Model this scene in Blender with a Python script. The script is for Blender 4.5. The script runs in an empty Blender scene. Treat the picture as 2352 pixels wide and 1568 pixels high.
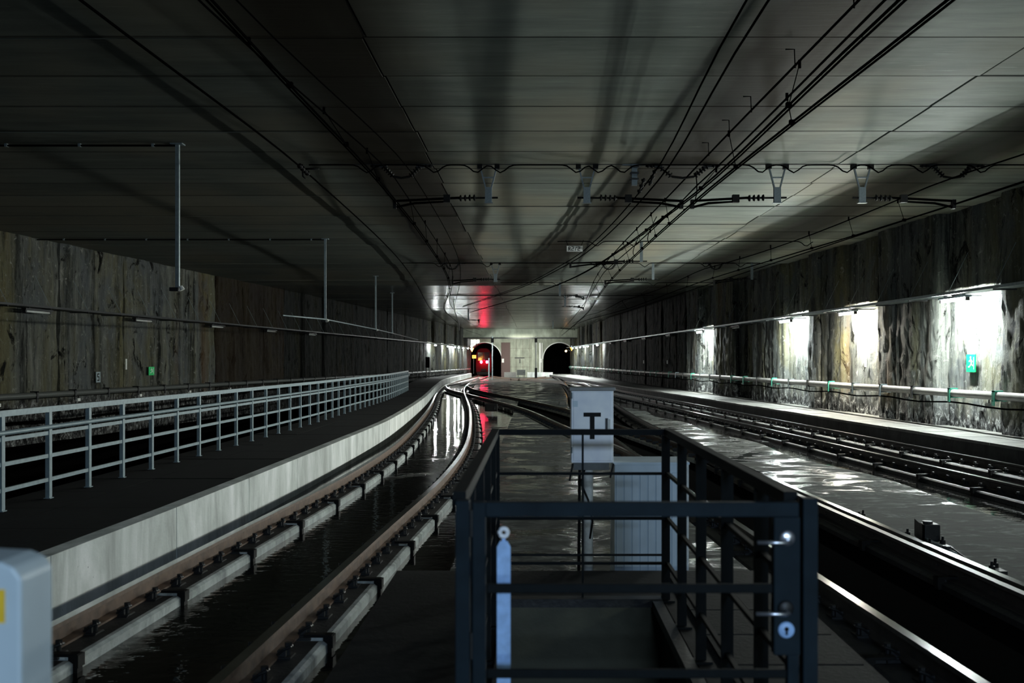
import bpy, math, random
from mathutils import Vector, Matrix
random.seed(7)
S = bpy.context.scene
COL = S.collection
F = 2287.0; VX, VY = 1228.0, 828.0      # focal length in pixels, vanishing point of the tunnel
CZ = 1.75                                # camera above the rail heads (rail heads are z = 0)
CEIL = 5.295
END = 118.0

# ------------------------------------------------------------------ camera, light, exposure
cam = bpy.data.cameras.new('camera'); co = bpy.data.objects.new('camera', cam); COL.objects.link(co)
co.location = (0, 0, CZ); co.rotation_euler = (math.pi/2, 0, 0)
cam.sensor_width = 36; cam.lens = F/2352*36
cam.shift_x = -(VX-1176)/2352; cam.shift_y = (VY-784)/2352
cam.clip_start = .05; cam.clip_end = 400
cam.dof.use_dof = True; cam.dof.focus_distance = 19; cam.dof.aperture_fstop = 3.2
S.camera = co
w = bpy.data.worlds.new('world'); S.world = w; w.use_nodes = True
w.node_tree.nodes['Background'].inputs[0].default_value = (.5, .62, .7, 1)
w.node_tree.nodes['Background'].inputs[1].default_value = .004
S.view_settings.view_transform = 'Standard'; S.view_settings.look = 'None'
S.view_settings.exposure = 0; S.view_settings.gamma = 1
try: S.view_settings.use_curve_mapping = False
except Exception: pass

def area(name, loc, target, sx, sy, power, col, spread=math.pi):
    l = bpy.data.lights.new(name, 'AREA'); l.shape = 'RECTANGLE'; l.size = sx; l.size_y = sy
    l.energy = power; l.color = col; l.spread = spread
    o = bpy.data.objects.new(name, l); COL.objects.link(o); o.location = loc
    o.rotation_euler = (Vector(target)-Vector(loc)).to_track_quat('-Z', 'Y').to_euler()
    return o
# light of the station hall behind the camera
STATION = 1.0
area('station_light', (1.2, -5.0, 2.9), (.6, 8, .9), 1.8, .4, 165*STATION, (.55, .75, 1.0), math.radians(130))
area('station_light', (5.5, -8.0, 2.6), (-2, 20, 4.4), 1.0, .25, 130*STATION, (.86, 1.0, .92))

# ------------------------------------------------------------------ helpers
def at(px, py, Y):
    return Vector(((px-VX)*Y/F, Y, CZ-(py-VY)*Y/F))

class MB:
    def __init__(s): s.v = []; s.f = []; s.m = []
    def add(s, vs, fs, mi=0):
        b = len(s.v); s.v += [tuple(v) for v in vs]
        s.f += [tuple(i+b for i in f) for f in fs]; s.m += [mi]*len(fs); return s
    def box(s, x0, x1, y0, y1, z0, z1, mi=0, mat=None):
        vs = [Vector(p) for p in ((x0,y0,z0),(x1,y0,z0),(x1,y1,z0),(x0,y1,z0),(x0,y0,z1),(x1,y0,z1),(x1,y1,z1),(x0,y1,z1))]
        if mat is not None: vs = [mat @ v for v in vs]
        return s.add(vs, [(0,3,2,1),(4,5,6,7),(0,1,5,4),(1,2,6,5),(2,3,7,6),(3,0,4,7)], mi)
    def bar(s, a, b, w, h, mi=0, up=(0,0,1)):
        a = Vector(a); b = Vector(b); d = (b-a).normalized(); u = Vector(up)
        if abs(d.dot(u)) > .98: u = Vector((0,1,0))
        r = d.cross(u).normalized(); u = r.cross(d)
        vs = []
        for p in (a, b):
            for i, j in ((-1,-1),(1,-1),(1,1),(-1,1)): vs.append(p + r*(i*w/2) + u*(j*h/2))
        return s.add(vs, [(0,3,2,1),(4,5,6,7),(0,1,5,4),(1,2,6,5),(2,3,7,6),(3,0,4,7)], mi)
    def tube(s, pts, r, n=8, mi=0, caps=True):
        pts = [Vector(p) for p in pts]; vs = []; fs = []
        for i, p in enumerate(pts):
            d = (pts[min(i+1, len(pts)-1)]-pts[max(i-1, 0)]).normalized()
            u = Vector((0,0,1)) if abs(d.z) < .9 else Vector((0,1,0))
            a = d.cross(u).normalized(); b = a.cross(d)
            rr = r[i] if isinstance(r, (list, tuple)) else r
            for k in range(n):
                t = 2*math.pi*k/n; vs.append(p + a*(rr*math.cos(t)) + b*(rr*math.sin(t)))
        for i in range(len(pts)-1):
            for k in range(n):
                k2 = (k+1) % n; fs.append((i*n+k, i*n+k2, (i+1)*n+k2, (i+1)*n+k))
        if caps: fs.append(tuple(range(n))[::-1]); fs.append(tuple((len(pts)-1)*n+k for k in range(n)))
        return s.add(vs, fs, mi)
    def disc_rings(s, a, b, rings, n=10, mi=0):     # lathe from a to b, rings = [(t, r)]
        a = Vector(a); b = Vector(b)
        return s.tube([a+(b-a)*t for t, r in rings], [r for t, r in rings], n, mi)
    def sweep(s, path, prof, mis=None, closed=True):   # path of (x, y, z), profile of (offset to the right, z)
        path = [Vector(p) for p in path]; n = len(prof); vs = []; fs = []; mm = []
        for i, p in enumerate(path):
            d = path[min(i+1, len(path)-1)]-path[max(i-1, 0)]; d.z = 0; d.normalize()
            r = Vector((d.y, -d.x, 0))
            for o, z in prof: vs.append(p + r*o + Vector((0,0,z)))
        m = n if closed else n-1
        b = len(s.v); s.v += [tuple(v) for v in vs]
        for i in range(len(path)-1):
            for k in range(m):
                k2 = (k+1) % n
                s.f.append((b+i*n+k, b+(i+1)*n+k, b+(i+1)*n+k2, b+i*n+k2)); s.m.append(mis[k] if mis else 0)
        if closed:
            s.f.append(tuple(b+k for k in range(n))); s.m.append(0)
            s.f.append(tuple(b+(len(path)-1)*n+k for k in range(n))[::-1]); s.m.append(0)
        return s
    def mesh(s, name, mats, smooth=False):
        me = bpy.data.meshes.new(name); me.from_pydata(s.v, [], s.f)
        for m in (mats if isinstance(mats, (list, tuple)) else [mats]): me.materials.append(m)
        me.polygons.foreach_set('material_index', s.m)
        if smooth: me.polygons.foreach_set('use_smooth', [True]*len(s.f))
        me.update()
        import bmesh as _b
        bm = _b.new(); bm.from_mesh(me); _b.ops.recalc_face_normals(bm, faces=bm.faces); bm.to_mesh(me); bm.free()
        return me
    def build(s, name, mats, parent=None, smooth=False, loc=None, bevel=0):
        o = bpy.data.objects.new(name, s.mesh(name, mats, smooth)); COL.objects.link(o)
        if parent: o.parent = parent
        if loc is not None: o.location = loc
        if bevel:
            md = o.modifiers.new('bevel', 'BEVEL'); md.width = bevel; md.segments = 2; md.limit_method = 'ANGLE'
        return o

def tag(o, label=None, cat=None, group=None, kind=None):
    if label: o['label'] = label
    if cat: o['category'] = cat
    if group: o['group'] = group
    if kind: o['kind'] = kind
    return o
def empty(name, loc=(0,0,0), **k):
    o = bpy.data.objects.new(name, None); COL.objects.link(o); o.location = loc; o.empty_display_size = .2
    return tag(o, **k)
def inst(name, me, parent, loc, rz=0, scale=None):
    o = bpy.data.objects.new(name, me); COL.objects.link(o); o.parent = parent; o.location = loc; o.rotation_euler = (0,0,rz)
    if scale: o.scale = scale
    return o
def copy_tree(o, parent=None):
    c = o.copy(); COL.objects.link(c); c.parent = parent
    for ch in list(o.children): copy_tree(ch, c)
    return c

# ------------------------------------------------------------------ materials
def newmat(name):
    m = bpy.data.materials.new(name); m.use_nodes = True
    nt = m.node_tree; return m, nt, nt.nodes['Principled BSDF']
def plain(name, col, rough=.6, metal=0, bump=0, scale=30, var=.15, spec=.5, emit=None, es=1):
    m, nt, b = newmat(name); N = nt.nodes; L = nt.links
    b.inputs['Roughness'].default_value = rough; b.inputs['Metallic'].default_value = metal
    b.inputs['Specular IOR Level'].default_value = spec
    tc = N.new('ShaderNodeTexCoord'); no = N.new('ShaderNodeTexNoise'); no.inputs['Scale'].default_value = scale; no.inputs['Detail'].default_value = 5
    L.new(tc.outputs['Object'], no.inputs['Vector'])
    cr = N.new('ShaderNodeValToRGB'); e = cr.color_ramp.elements
    e[0].position = .3; e[1].position = .7
    e[0].color = tuple(c*(1-var) for c in col)+(1,); e[1].color = tuple(min(1, c*(1+var)) for c in col)+(1,)
    L.new(no.outputs['Fac'], cr.inputs['Fac']); L.new(cr.outputs['Color'], b.inputs['Base Color'])
    if bump:
        bp = N.new('ShaderNodeBump'); bp.inputs['Strength'].default_value = bump; bp.inputs['Distance'].default_value = .01
        L.new(no.outputs['Fac'], bp.inputs['Height']); L.new(bp.outputs['Normal'], b.inputs['Normal'])
    if emit: b.inputs['Emission Color'].default_value = tuple(emit)+(1,); b.inputs['Emission Strength'].default_value = es
    return m
def mapped(nt, scale, src='Position'):
    N = nt.nodes; L = nt.links
    g = N.new('ShaderNodeNewGeometry'); mp = N.new('ShaderNodeMapping'); mp.inputs['Scale'].default_value = scale
    L.new(g.outputs['Position'], mp.inputs['Vector']); return mp.outputs['Vector'], g
def noise(nt, vec, scale=1, detail=6, rough=.6, dist=0):
    n = nt.nodes.new('ShaderNodeTexNoise'); n.inputs['Scale'].default_value = scale; n.inputs['Detail'].default_value = detail
    n.inputs['Roughness'].default_value = rough; n.inputs['Distortion'].default_value = dist
    nt.links.new(vec, n.inputs['Vector']); return n.outputs['Fac']
def ramp(nt, fac, stops):
    r = nt.nodes.new('ShaderNodeValToRGB'); e = r.color_ramp.elements
    while len(e) < len(stops): e.new(.5)
    for i, (p, c) in enumerate(stops):
        e[i].position = p; e[i].color = (c if len(c) == 4 else tuple(c)+(1,)) if isinstance(c, tuple) else (c, c, c, 1)
    nt.links.new(fac, r.inputs['Fac']); return r.outputs['Color']
def mix(nt, a, b, fac, mode='MIX'):
    m = nt.nodes.new('ShaderNodeMix'); m.data_type = 'RGBA'; m.blend_type = mode
    for s, v in ((6, a), (7, b), (0, fac)):
        if isinstance(v, (int, float)): m.inputs[s].default_value = v if s == 0 else (v, v, v, 1)
        elif isinstance(v, tuple): m.inputs[s].default_value = v if len(v) == 4 else v+(1,)
        else: nt.links.new(v, m.inputs[s])
    return m.outputs[2]
def math_(nt, op, a, b=None, c=None):
    m = nt.nodes.new('ShaderNodeMath'); m.operation = op
    for i, v in enumerate((a, b, c)):
        if v is None: continue
        if isinstance(v, (int, float)): m.inputs[i].default_value = v
        else: nt.links.new(v, m.inputs[i])
    return m.outputs[0]
def bump(nt, h, strength=.5, dist=.02):
    b = nt.nodes.new('ShaderNodeBump'); b.inputs['Strength'].default_value = strength; b.inputs['Distance'].default_value = dist
    nt.links.new(h, b.inputs['Height']); return b.outputs['Normal']

def ceiling_mat(name='ceiling_concrete', k=1.0, rough=.55, spec=.04):
    m, nt, b = newmat(name); L = nt.links; N = nt.nodes
    v1, g = mapped(nt, (.35, 2.2, 1)); n1 = noise(nt, v1, 1.6, 7, .62)
    v2, _ = mapped(nt, (.9, 9, 1)); n2 = noise(nt, v2, 1.5, 6, .65)
    v3, _ = mapped(nt, (.35, .2, 1)); n3 = noise(nt, v3, 1.0, 3, .5)
    base = ramp(nt, n1, [(.3, (.19, .215, .19)), (.62, (.30, .325, .285)), (.8, (.40, .425, .375))])
    oi = N.new('ShaderNodeObjectInfo')
    base = mix(nt, base, ramp(nt, oi.outputs['Random'], [(0, .8), (1, 1.12)]), 1.0, 'MULTIPLY')
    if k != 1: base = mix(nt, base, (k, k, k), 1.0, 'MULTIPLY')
    base = mix(nt, base, (.55*k, .55*k, .48*k), ramp(nt, n2, [(.62, 0.), (.74, .6)]))
    base = mix(nt, base, (.07, .07, .06), ramp(nt, n2, [(.24, .7), (.36, 0.)]))
    # warm lime-washed area of the panels towards the right
    sx = N.new('ShaderNodeSeparateXYZ'); L.new(g.outputs['Position'], sx.inputs[0])
    warm = ramp(nt, n3, [(.45, 0.), (.62, .55)])
    base = mix(nt, base, (.40*k, .36*k, .27*k), warm)
    # soot left above each track by passing trains
    soot = None
    for c, kk, y0, wd, st in ((-1.95, -.030, 0, .72, .93), (2.86, -.135, 17, .70, .97), (8.45, -.047, 0, .60, .95)):
        cx = math_(nt, 'MULTIPLY_ADD', math_(nt, 'MAXIMUM', math_(nt, 'SUBTRACT', sx.outputs['Y'], y0), 0.), kk, c)
        d = math_(nt, 'ABSOLUTE', math_(nt, 'SUBTRACT', math_(nt, 'MULTIPLY_ADD', n3, .9, sx.outputs['X']), math_(nt, 'ADD', cx, .45)))
        f = ramp(nt, math_(nt, 'DIVIDE', d, wd*1.9), [(.30, st), (.62, st*.7), (1., 0.)])
        soot = f if soot is None else math_(nt, 'MAXIMUM', soot, f)
    brk = mapped(nt, (.8, .12, 1))[0]; brk = noise(nt, brk, 1.1, 4, .6)
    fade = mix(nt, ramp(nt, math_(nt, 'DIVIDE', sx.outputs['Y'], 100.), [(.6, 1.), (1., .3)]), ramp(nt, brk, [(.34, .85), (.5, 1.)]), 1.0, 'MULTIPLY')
    pj = math_(nt, 'PINGPONG', math_(nt, 'SUBTRACT', sx.outputs['Y'], .4), .75)
    base = mix(nt, base, (.05*k, .05*k, .045*k), ramp(nt, math_(nt, 'ADD', pj, math_(nt, 'MULTIPLY', n2, .03)), [(.03, .85), (.055, 0.)]))
    base = mix(nt, base, (.020, .016, .011), math_(nt, 'MULTIPLY', soot, fade))
    L.new(base, b.inputs['Base Color'])
    b.inputs['Roughness'].default_value = rough; b.inputs['Specular IOR Level'].default_value = spec
    L.new(bump(nt, n2, .35, .01), b.inputs['Normal'])
    return m
def wall_mat(name, k, brown=0):
    m, nt, b = newmat(name); L = nt.links; N = nt.nodes
    v1, g = mapped(nt, (3.4, 1.9, .17)); streak = noise(nt, v1, 1.5, 9, .70, .5)
    v2, _ = mapped(nt, (.6, .55, .42)); blotch = noise(nt, v2, 1.3, 9, .62, .6)
    v3, _ = mapped(nt, (1.0, .9, .10)); och = noise(nt, v3, .9, 5, .6)
    v4, _ = mapped(nt, (3, 3, 2)); fine = noise(nt, v4, 2.4, 10, .74, .8)
    v5, _ = mapped(nt, (2, 1.1, .08)); drip = noise(nt, v5, 1.4, 7, .7, .3)
    v6, _ = mapped(nt, (1.1, 1, .55)); patch = noise(nt, v6, 1.6, 10, .7, 1.2)
    def c(a, b_, d): return (a*k, b_*k, d*k)
    base = ramp(nt, streak, [(.30, c(.03, .032, .03)), (.43, c(.13, .14, .13)), (.56, c(.27, .28, .25)), (.75, c(.50, .50, .45))])
    base = mix(nt, base, c(.27, .25, .13), ramp(nt, och, [(.46, 0.), (.64, .8)]))
    base = mix(nt, base, c(.20, .22, .23), ramp(nt, blotch, [(.50, 0.), (.60, .75)]))
    base = mix(nt, base, c(.018, .02, .018), ramp(nt, drip, [(.36, .95), (.46, 0.)]))
    base = mix(nt, base, c(.012, .012, .010), ramp(nt, patch, [(.37, 1.), (.43, 0.)]))
    base = mix(nt, base, c(.012, .012, .010), ramp(nt, fine, [(.30, .9), (.40, 0.)]))
    base = mix(nt, base, c(.75, .75, .68), ramp(nt, fine, [(.57, 0.), (.70, .8)]))
    base = mix(nt, base, c(.20, .10, .035), ramp(nt, noise(nt, v5, .5, 4, .5), [(.60, 0.), (.70, .7)]))
    if brown: base = mix(nt, base, c(.12, .065, .03), .6)
    # crusted, washed-out foot of the wall
    sx = N.new('ShaderNodeSeparateXYZ'); L.new(g.outputs['Position'], sx.inputs[0])
    foot = ramp(nt, math_(nt, 'ADD', math_(nt, 'MULTIPLY', sx.outputs['Z'], .45), math_(nt, 'MULTIPLY', streak, .5)), [(.42, 1.), (.62, 0.)])
    crust = ramp(nt, fine, [(.40, c(.01, .01, .01)), (.52, c(.10, .10, .10)), (.60, c(.62, .64, .62))])
    base = mix(nt, base, crust, foot)
    L.new(base, b.inputs['Base Color'])
    b.inputs['Roughness'].default_value = .7; b.inputs['Specular IOR Level'].default_value = .06
    h = math_(nt, 'ADD', math_(nt, 'MULTIPLY', streak, .6), fine)
    L.new(bump(nt, h, 1.0, .09), b.inputs['Normal'])
    return m
def wet_mat(name, dry, wet, lo=.46, hi=.54, sc=(.28, .5, 1), rdry=.62, rwet=.07, ripple=.25, rs=7, drynear=None):
    m, nt, b = newmat(name); L = nt.links
    v1, g = mapped(nt, sc); n = noise(nt, v1, 1.3, 8, .62, .7)
    mask = ramp(nt, n, [(lo, 0.), (hi, 1.)])
    if drynear:
        sx = nt.nodes.new('ShaderNodeSeparateXYZ'); L.new(g.outputs['Position'], sx.inputs[0])
        q = math_(nt, 'ADD', math_(nt, 'DIVIDE', sx.outputs['Y'], 40.), math_(nt, 'MULTIPLY', math_(nt, 'SUBTRACT', n, .5), .5))
        mask = mix(nt, 0., mask, math_(nt, 'MAXIMUM', ramp(nt, q, [(drynear/40-.02, 0.), (drynear/40+.02, 1.)]), math_(nt, 'LESS_THAN', sx.outputs['X'], 2.2)))
    v2, _ = mapped(nt, (1.2, 2.4, 1)); n2 = noise(nt, v2, 3, 8, .65)
    dc = ramp(nt, n2, [(.3, tuple(c*.6 for c in dry)), (.7, tuple(c*1.35 for c in dry))])
    glint = ramp(nt, n, [(lo-.035, 0.), (lo-.01, .8), (lo+.012, .8), (lo+.03, 0.)])  # pale streaks at puddle edges: bright reflections put into the colour
    glint = mix(nt, 0., glint, ramp(nt, n2, [(.45, 0.), (.6, 1.)]))
    L.new(mix(nt, mix(nt, dc, wet, mask), tuple(c*4 for c in dry), glint), b.inputs['Base Color'])
    L.new(mix(nt, rdry, rwet, mask), b.inputs['Roughness']); L.new(mix(nt, .12, .5, mask), b.inputs['Specular IOR Level'])
    v3, _ = mapped(nt, (1, 1.6, 1)); rip = noise(nt, v3, rs, 3, .5)
    hh = mix(nt, n2, math_(nt, 'MULTIPLY', rip, ripple), mask)
    L.new(bump(nt, hh, .5, .02), b.inputs['Normal'])
    return m
def conc_mat(name, col, rough=.6, streak=(1.2, 1.2, .3), dark=.35, bmp=.4):
    m, nt, b = newmat(name); L = nt.links; N = nt.nodes
    v1, g = mapped(nt, streak); n = noise(nt, v1, 2, 8, .65, .4)
    v2, _ = mapped(nt, (6, 6, 6)); n2 = noise(nt, v2, 3, 6, .7)
    base = ramp(nt, n, [(.28, tuple(c*dark for c in col)), (.5, tuple(c*.85 for c in col)), (.72, tuple(min(1, c*1.25) for c in col))])
    oi = N.new('ShaderNodeObjectInfo')
    base = mix(nt, base, ramp(nt, oi.outputs['Random'], [(0, .82), (1, 1.1)]), 1.0, 'MULTIPLY')
    base = mix(nt, base, tuple(c*.2 for c in col), ramp(nt, n2, [(.26, .8), (.34, 0.)]))
    L.new(base, b.inputs['Base Color']); b.inputs['Roughness'].default_value = rough; b.inputs['Specular IOR Level'].default_value = .2
    L.new(bump(nt, n2, bmp, .01), b.inputs['Normal'])
    return m

M = {}
M['ceil'] = ceiling_mat()
M['ceil_dim'] = ceiling_mat('sooty_ceiling_concrete', .45)  # darker left pour, with the light's falloff to the left put into its colour
M['ceil_wet'] = ceiling_mat('damp_ceiling_concrete', .32, .25, .05)  # damp gloss; the dark of the unlit far stretch is put into the colour
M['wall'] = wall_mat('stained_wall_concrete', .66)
M['wall_dirty'] = wall_mat('dirty_far_wall_concrete', .20)  # darker version of the wall for the far panels
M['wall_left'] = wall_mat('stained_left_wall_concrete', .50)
M['wall_soot'] = wall_mat('soot_black_wall_concrete', .09)  # dark concrete, deepened by the unlit stretch's shade put into its colour
M['wall_rust'] = wall_mat('rust_washed_wall_concrete', .2, 1)  # rust wash, with part of the stretch's shade mixed into the dark tone
M['island'] = wet_mat('island_concrete', (.030, .034, .031), (.025, .028, .027), .47, .56, (.8, 1.1, 1), .9, .12, .5, 9, 15.5)
M['bed'] = wet_mat('flooded_trackbed', (.012, .012, .011), (.006, .006, .006), .30, .40, (.3, .3, 1), .5, .035, .35, 5)
M['pitfloor'] = plain('dark_ballast_floor', (.006, .006, .006), .9, spec=0)
M['void'] = plain('black_void', (.004, .004, .004), 1, spec=0)
M['kerb'] = conc_mat('pale_kerb_concrete', (.80, .84, .80), .55, (1.4, 1.1, .35), .45)
M['wtop'] = conc_mat('dark_cover_slab', (.007, .0075, .0075), .9, (1, 1, 1))
M['wtop2'] = conc_mat('walkway_slab', (.16, .16, .15), .55, (1, 1, 1), .5)
M['wface'] = conc_mat('walkway_face', (.05, .05, .05), .7, (1, 1, .5))
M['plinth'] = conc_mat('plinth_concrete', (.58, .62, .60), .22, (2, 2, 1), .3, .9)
M['plinthdk'] = conc_mat('dark_plinth', (.03, .03, .03), .6, (2, 2, 1), .3, .9)  # shade on plinth tops and unlit sides put into the colour
M['plinthmid'] = conc_mat('dull_plinth', (.04, .04, .04), .5, (2, 2, 1), .3, .9)  # right track plinths, darkened in colour for the shade on their near sides
M['raildark'] = plain('dark_rail_side', (.030, .024, .020), .55, .1, .3, 12, .4)
M['dark'] = plain('dark_steel', (.012, .013, .014), .5, .3, .2)
M['black'] = plain('black_plastic', (.005, .005, .005), .6, spec=.15)
M['wire'] = plain('black_cable', (.002, .002, .002), .9, spec=0)
M['raildull'] = plain('dull_rail_head', (.06, .058, .055), .45, .3, .03, 4)
M['railrust'] = plain('rusty_rail_side', (.10, .058, .036), .55, .1, .3, 12, .4)
M['railtop'] = plain('polished_rail_head', (.55, .56, .56), .16, 1, .03, 4)
M['galv'] = plain('galvanised_steel', (.22, .27, .285), .42, .35, .1, 14)
M['railing'] = plain('railing_grey_blue_paint', (.20, .265, .29), .45, .1, .05, 18)
M['bracket'] = plain('grey_bracket_steel', (.13, .16, .175), .45, .3)
M['gate'] = plain('dark_blue_gate_paint', (.008, .015, .021), .7, 0, .05, 9, .25, spec=.12)
M['gate_dk'] = plain('gate_side_paint', (.004, .006, .007), .7, spec=.12)
M['steel'] = plain('brushed_steel', (.62, .64, .70), .28, .9, .05)
M['bluebar'] = plain('pale_blue_paint', (.32, .52, .86), .5, 0, .05)
M['boxwhite'] = plain('weathered_white_enamel', (.86, .90, 1.0), .45, 0, .05, 6, .14)
M['cab'] = plain('ribbed_cabinet_paint', (.50, .60, .68), .5, 0, .05, 6, .08)
M['pipe'] = plain('pale_grey_pipe', (.22, .215, .20), .5, 0, .1, 8)
M['pipe_dk'] = plain('dim_grey_pipe', (.06, .065, .06), .5)
M['greenclamp'] = plain('green_clamp', (.03, .27, .18), .5)
M['green'] = plain('green_sign', (.0, .50, .12), .5)
M['white'] = plain('white_paint', (.8, .8, .8), .6)
M['offwhite'] = plain('off_white_plate', (.62, .63, .60), .6)
M['yellow'] = plain('yellow_sticker', (.85, .55, .03), .6)
M['post_grey'] = plain('pale_post_enamel', (.50, .60, .66), .45, 0, .03, 5, .08)
M['pitwall'] = conc_mat('pit_wall_panel', (.085, .085, .06), .6, (.5, .5, .5), .7)
M['checker'] = plain('checker_plate', (.010, .011, .011), .8, 0, .3, 40, spec=.1)
M['orange'] = plain('orange_lamp', (1, .4, .05), .5, emit=(1, .33, .04), es=2.2)
M['amber'] = plain('amber_lamp', (1, .6, .3), .5, emit=(1, .5, .2), es=18)
M['amberplate'] = plain('amber_plate', (.9, .5, .08), .5, emit=(1, .48, .08), es=.8)
M['red'] = plain('red_tail_lamp', (1, .02, .05), .5, emit=(1, .03, .10), es=60)
TUBE = 2600
M['tubehalf'] = plain('half_lamp_tube', (1, 1, 1), .5, emit=(.91, 1, .97), es=TUBE*.6)
M['tubedim'] = plain('aged_lamp_tube', (1, 1, 1), .5, emit=(.91, 1, .97), es=TUBE*.3)
M['tube'] = plain('lit_lamp_tube', (1, 1, 1), .5, emit=(.91, 1, .97), es=TUBE)
M['tubewarm'] = plain('warm_lamp_tube', (1, 1, 1), .5, emit=(1, .96, .82), es=TUBE)
M['tubefar'] = plain('far_lamp_tube', (1, 1, 1), .5, emit=(.93, 1, .97), es=TUBE*.6)
M['tubeoff'] = plain('unlit_lamp_tube', (.5, .52, .5), .3)
M['litglass'] = plain('lit_opening', (1, 1, 1), .5, emit=(1, 1, .97), es=3.5)
M['train'] = plain('train_body', (.045, .001, .003), .7, 0, spec=.1)  # red glow of the tail lamps put into the body colour
M['trainglass'] = plain('train_glass', (.01, .01, .012), .08)
M['pier'] = conc_mat('pier_concrete', (.28, .30, .24), .7, (.8, .8, .4), .6)
M['brown'] = plain('brown_panel', (.07, .04, .035), .7)
M['lining'] = conc_mat('tunnel_lining', (.10, .10, .09), .7, (.8, .8, .8), .4)

# ------------------------------------------------------------------ plan of the place
def interp(tab):
    def f(y):
        if y <= tab[0][0]: i = 0
        elif y >= tab[-1][0]: i = len(tab)-2
        else:
            i = 0
            while tab[i+1][0] < y: i += 1
        y0, x0 = tab[i]; y1, x1 = tab[i+1]
        if y < tab[0][0] or y > tab[-1][0]: return x0+(x1-x0)*(y-y0)/(y1-y0)
        m0 = (x1-tab[i-1][1])/(y1-tab[i-1][0]) if i > 0 else (x1-x0)/(y1-y0)
        m1 = (tab[i+2][1]-x0)/(tab[i+2][0]-y0) if i+2 < len(tab) else (x1-x0)/(y1-y0)
        h = y1-y0; t = (y-y0)/h
        return (2*t**3-3*t*t+1)*x0+(t**3-2*t*t+t)*h*m0+(-2*t**3+3*t*t)*x1+(t**3-t*t)*h*m1
    return f
c_left = interp([(2, -2.62), (7, -2.44), (10, -2.33), (15, -2.14), (20, -2.16), (25, -2.38), (34, -2.95), (40, -3.4), (60, -5.0), (79, -5.9), (100, -6.0), (150, -5.95)])
c_cross = interp([(14, 2.82), (18, 2.62), (27.4, 1.5), (36, .45), (44, -1.0), (61, -4.4), (70, -5.5)])
c_str = interp([(1, 3.42), (10.3, 2.96), (18, 2.68), (29, 2.42), (40, 2.5), (60, 2.95), (80, 3.1), (150, 2.95)])
c_right = interp([(1, 8.5), (16.5, 7.38), (40, 5.75), (60, 4.3), (78, 3.2), (84, 3.1)])
x_wr = lambda y: 11.43-.0595*y                       # right wall face
x_wl = interp([(-30, -19.9), (0, -17.17), (27.5, -14.7), (52, -12.5), (90, -9.4), (118, -7.9)])
x_edge = interp([(2, -3.62), (7, -3.6), (10, -3.54), (18, -3.52), (25, -3.58), (39.5, -4.35), (59, -5.75), (80, -7.0), (118, -7.3)])
x_rail = interp([(2, -5.15), (12, -5.12), (22, -5.1), (27, -5.2), (38, -5.5), (60, -7.0)])
WL = CZ-1.45                                          # left walkway top
WR = CZ-1.56                                          # right walkway top
x_wre = lambda y: 10.13-.0762*y                       # right walkway front edge

# ------------------------------------------------------------------ structure: floor, islands
def ribbon(fl, fr, y0, y1, z0, z1, step=1.0, mi=0, mb=None):
    mb = mb or MB(); n = max(1, int((y1-y0)/step)); vs = []
    for i in range(n+1):
        y = y0+(y1-y0)*i/n; a = fl(y); b = fr(y)
        vs += [(a, y, z0), (b, y, z0), (b, y, z1), (a, y, z1)]
    fs = [(0, 1, 2, 3), (4*n, 4*n+3, 4*n+2, 4*n+1)]
    for i in range(n):
        o = 4*i
        for k in range(4): fs.append((o+k, o+4+k, o+4+(k+1) % 4, o+(k+1) % 4))
    return mb.add(vs, fs, mi)
fl = ribbon(lambda y: x_edge(y)-.8, lambda y: x_wr(y)+.4, -12, 165, -.6, -.235).build('floor', M['bed']); tag(fl, kind='structure')
fl = ribbon(lambda y: x_wl(y)-.5, lambda y: x_edge(y)-.8, -12, 165, -1.1, -.65).build('floor', M['pitfloor']); tag(fl, kind='structure')
tag(ribbon(lambda y: c_str(y)-1.2, lambda y: c_str(y)+1.1, 2, 40, -.30, -.222).build('trackbed', M['void']), kind='structure')
tag(ribbon(lambda y: c_cross(y)-1.15, lambda y: min(c_cross(y)+1.25, c_str(y)-1.0) if y > 38 else c_str(y)-1.0, 15, 64, -.30, -.221).build('trackbed', M['void']), kind='structure')
def island(a, b, y0, y1, z=-.11):
    o = ribbon(a, b, y0, y1, -.32, z, .7).build('concrete_island', M['island']); tag(o, kind='structure'); return o
island(lambda y: max(c_left(y)+1.28, -.75), lambda y: (c_cross(y) if y > 14 else c_str(y))-1.12, 7.3, 50)
island(lambda y: c_cross(y)+1.12 if y < 68 else c_left(y)+1.3, lambda y: max(c_str(y)-1.12, c_cross(y)+1.13), 39, 112)
island(lambda y: c_str(y)+1.0, lambda y: max(c_right(y)-2.05+.15*math.sin(y*.9), c_str(y)+1.02), 3, 62)

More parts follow.
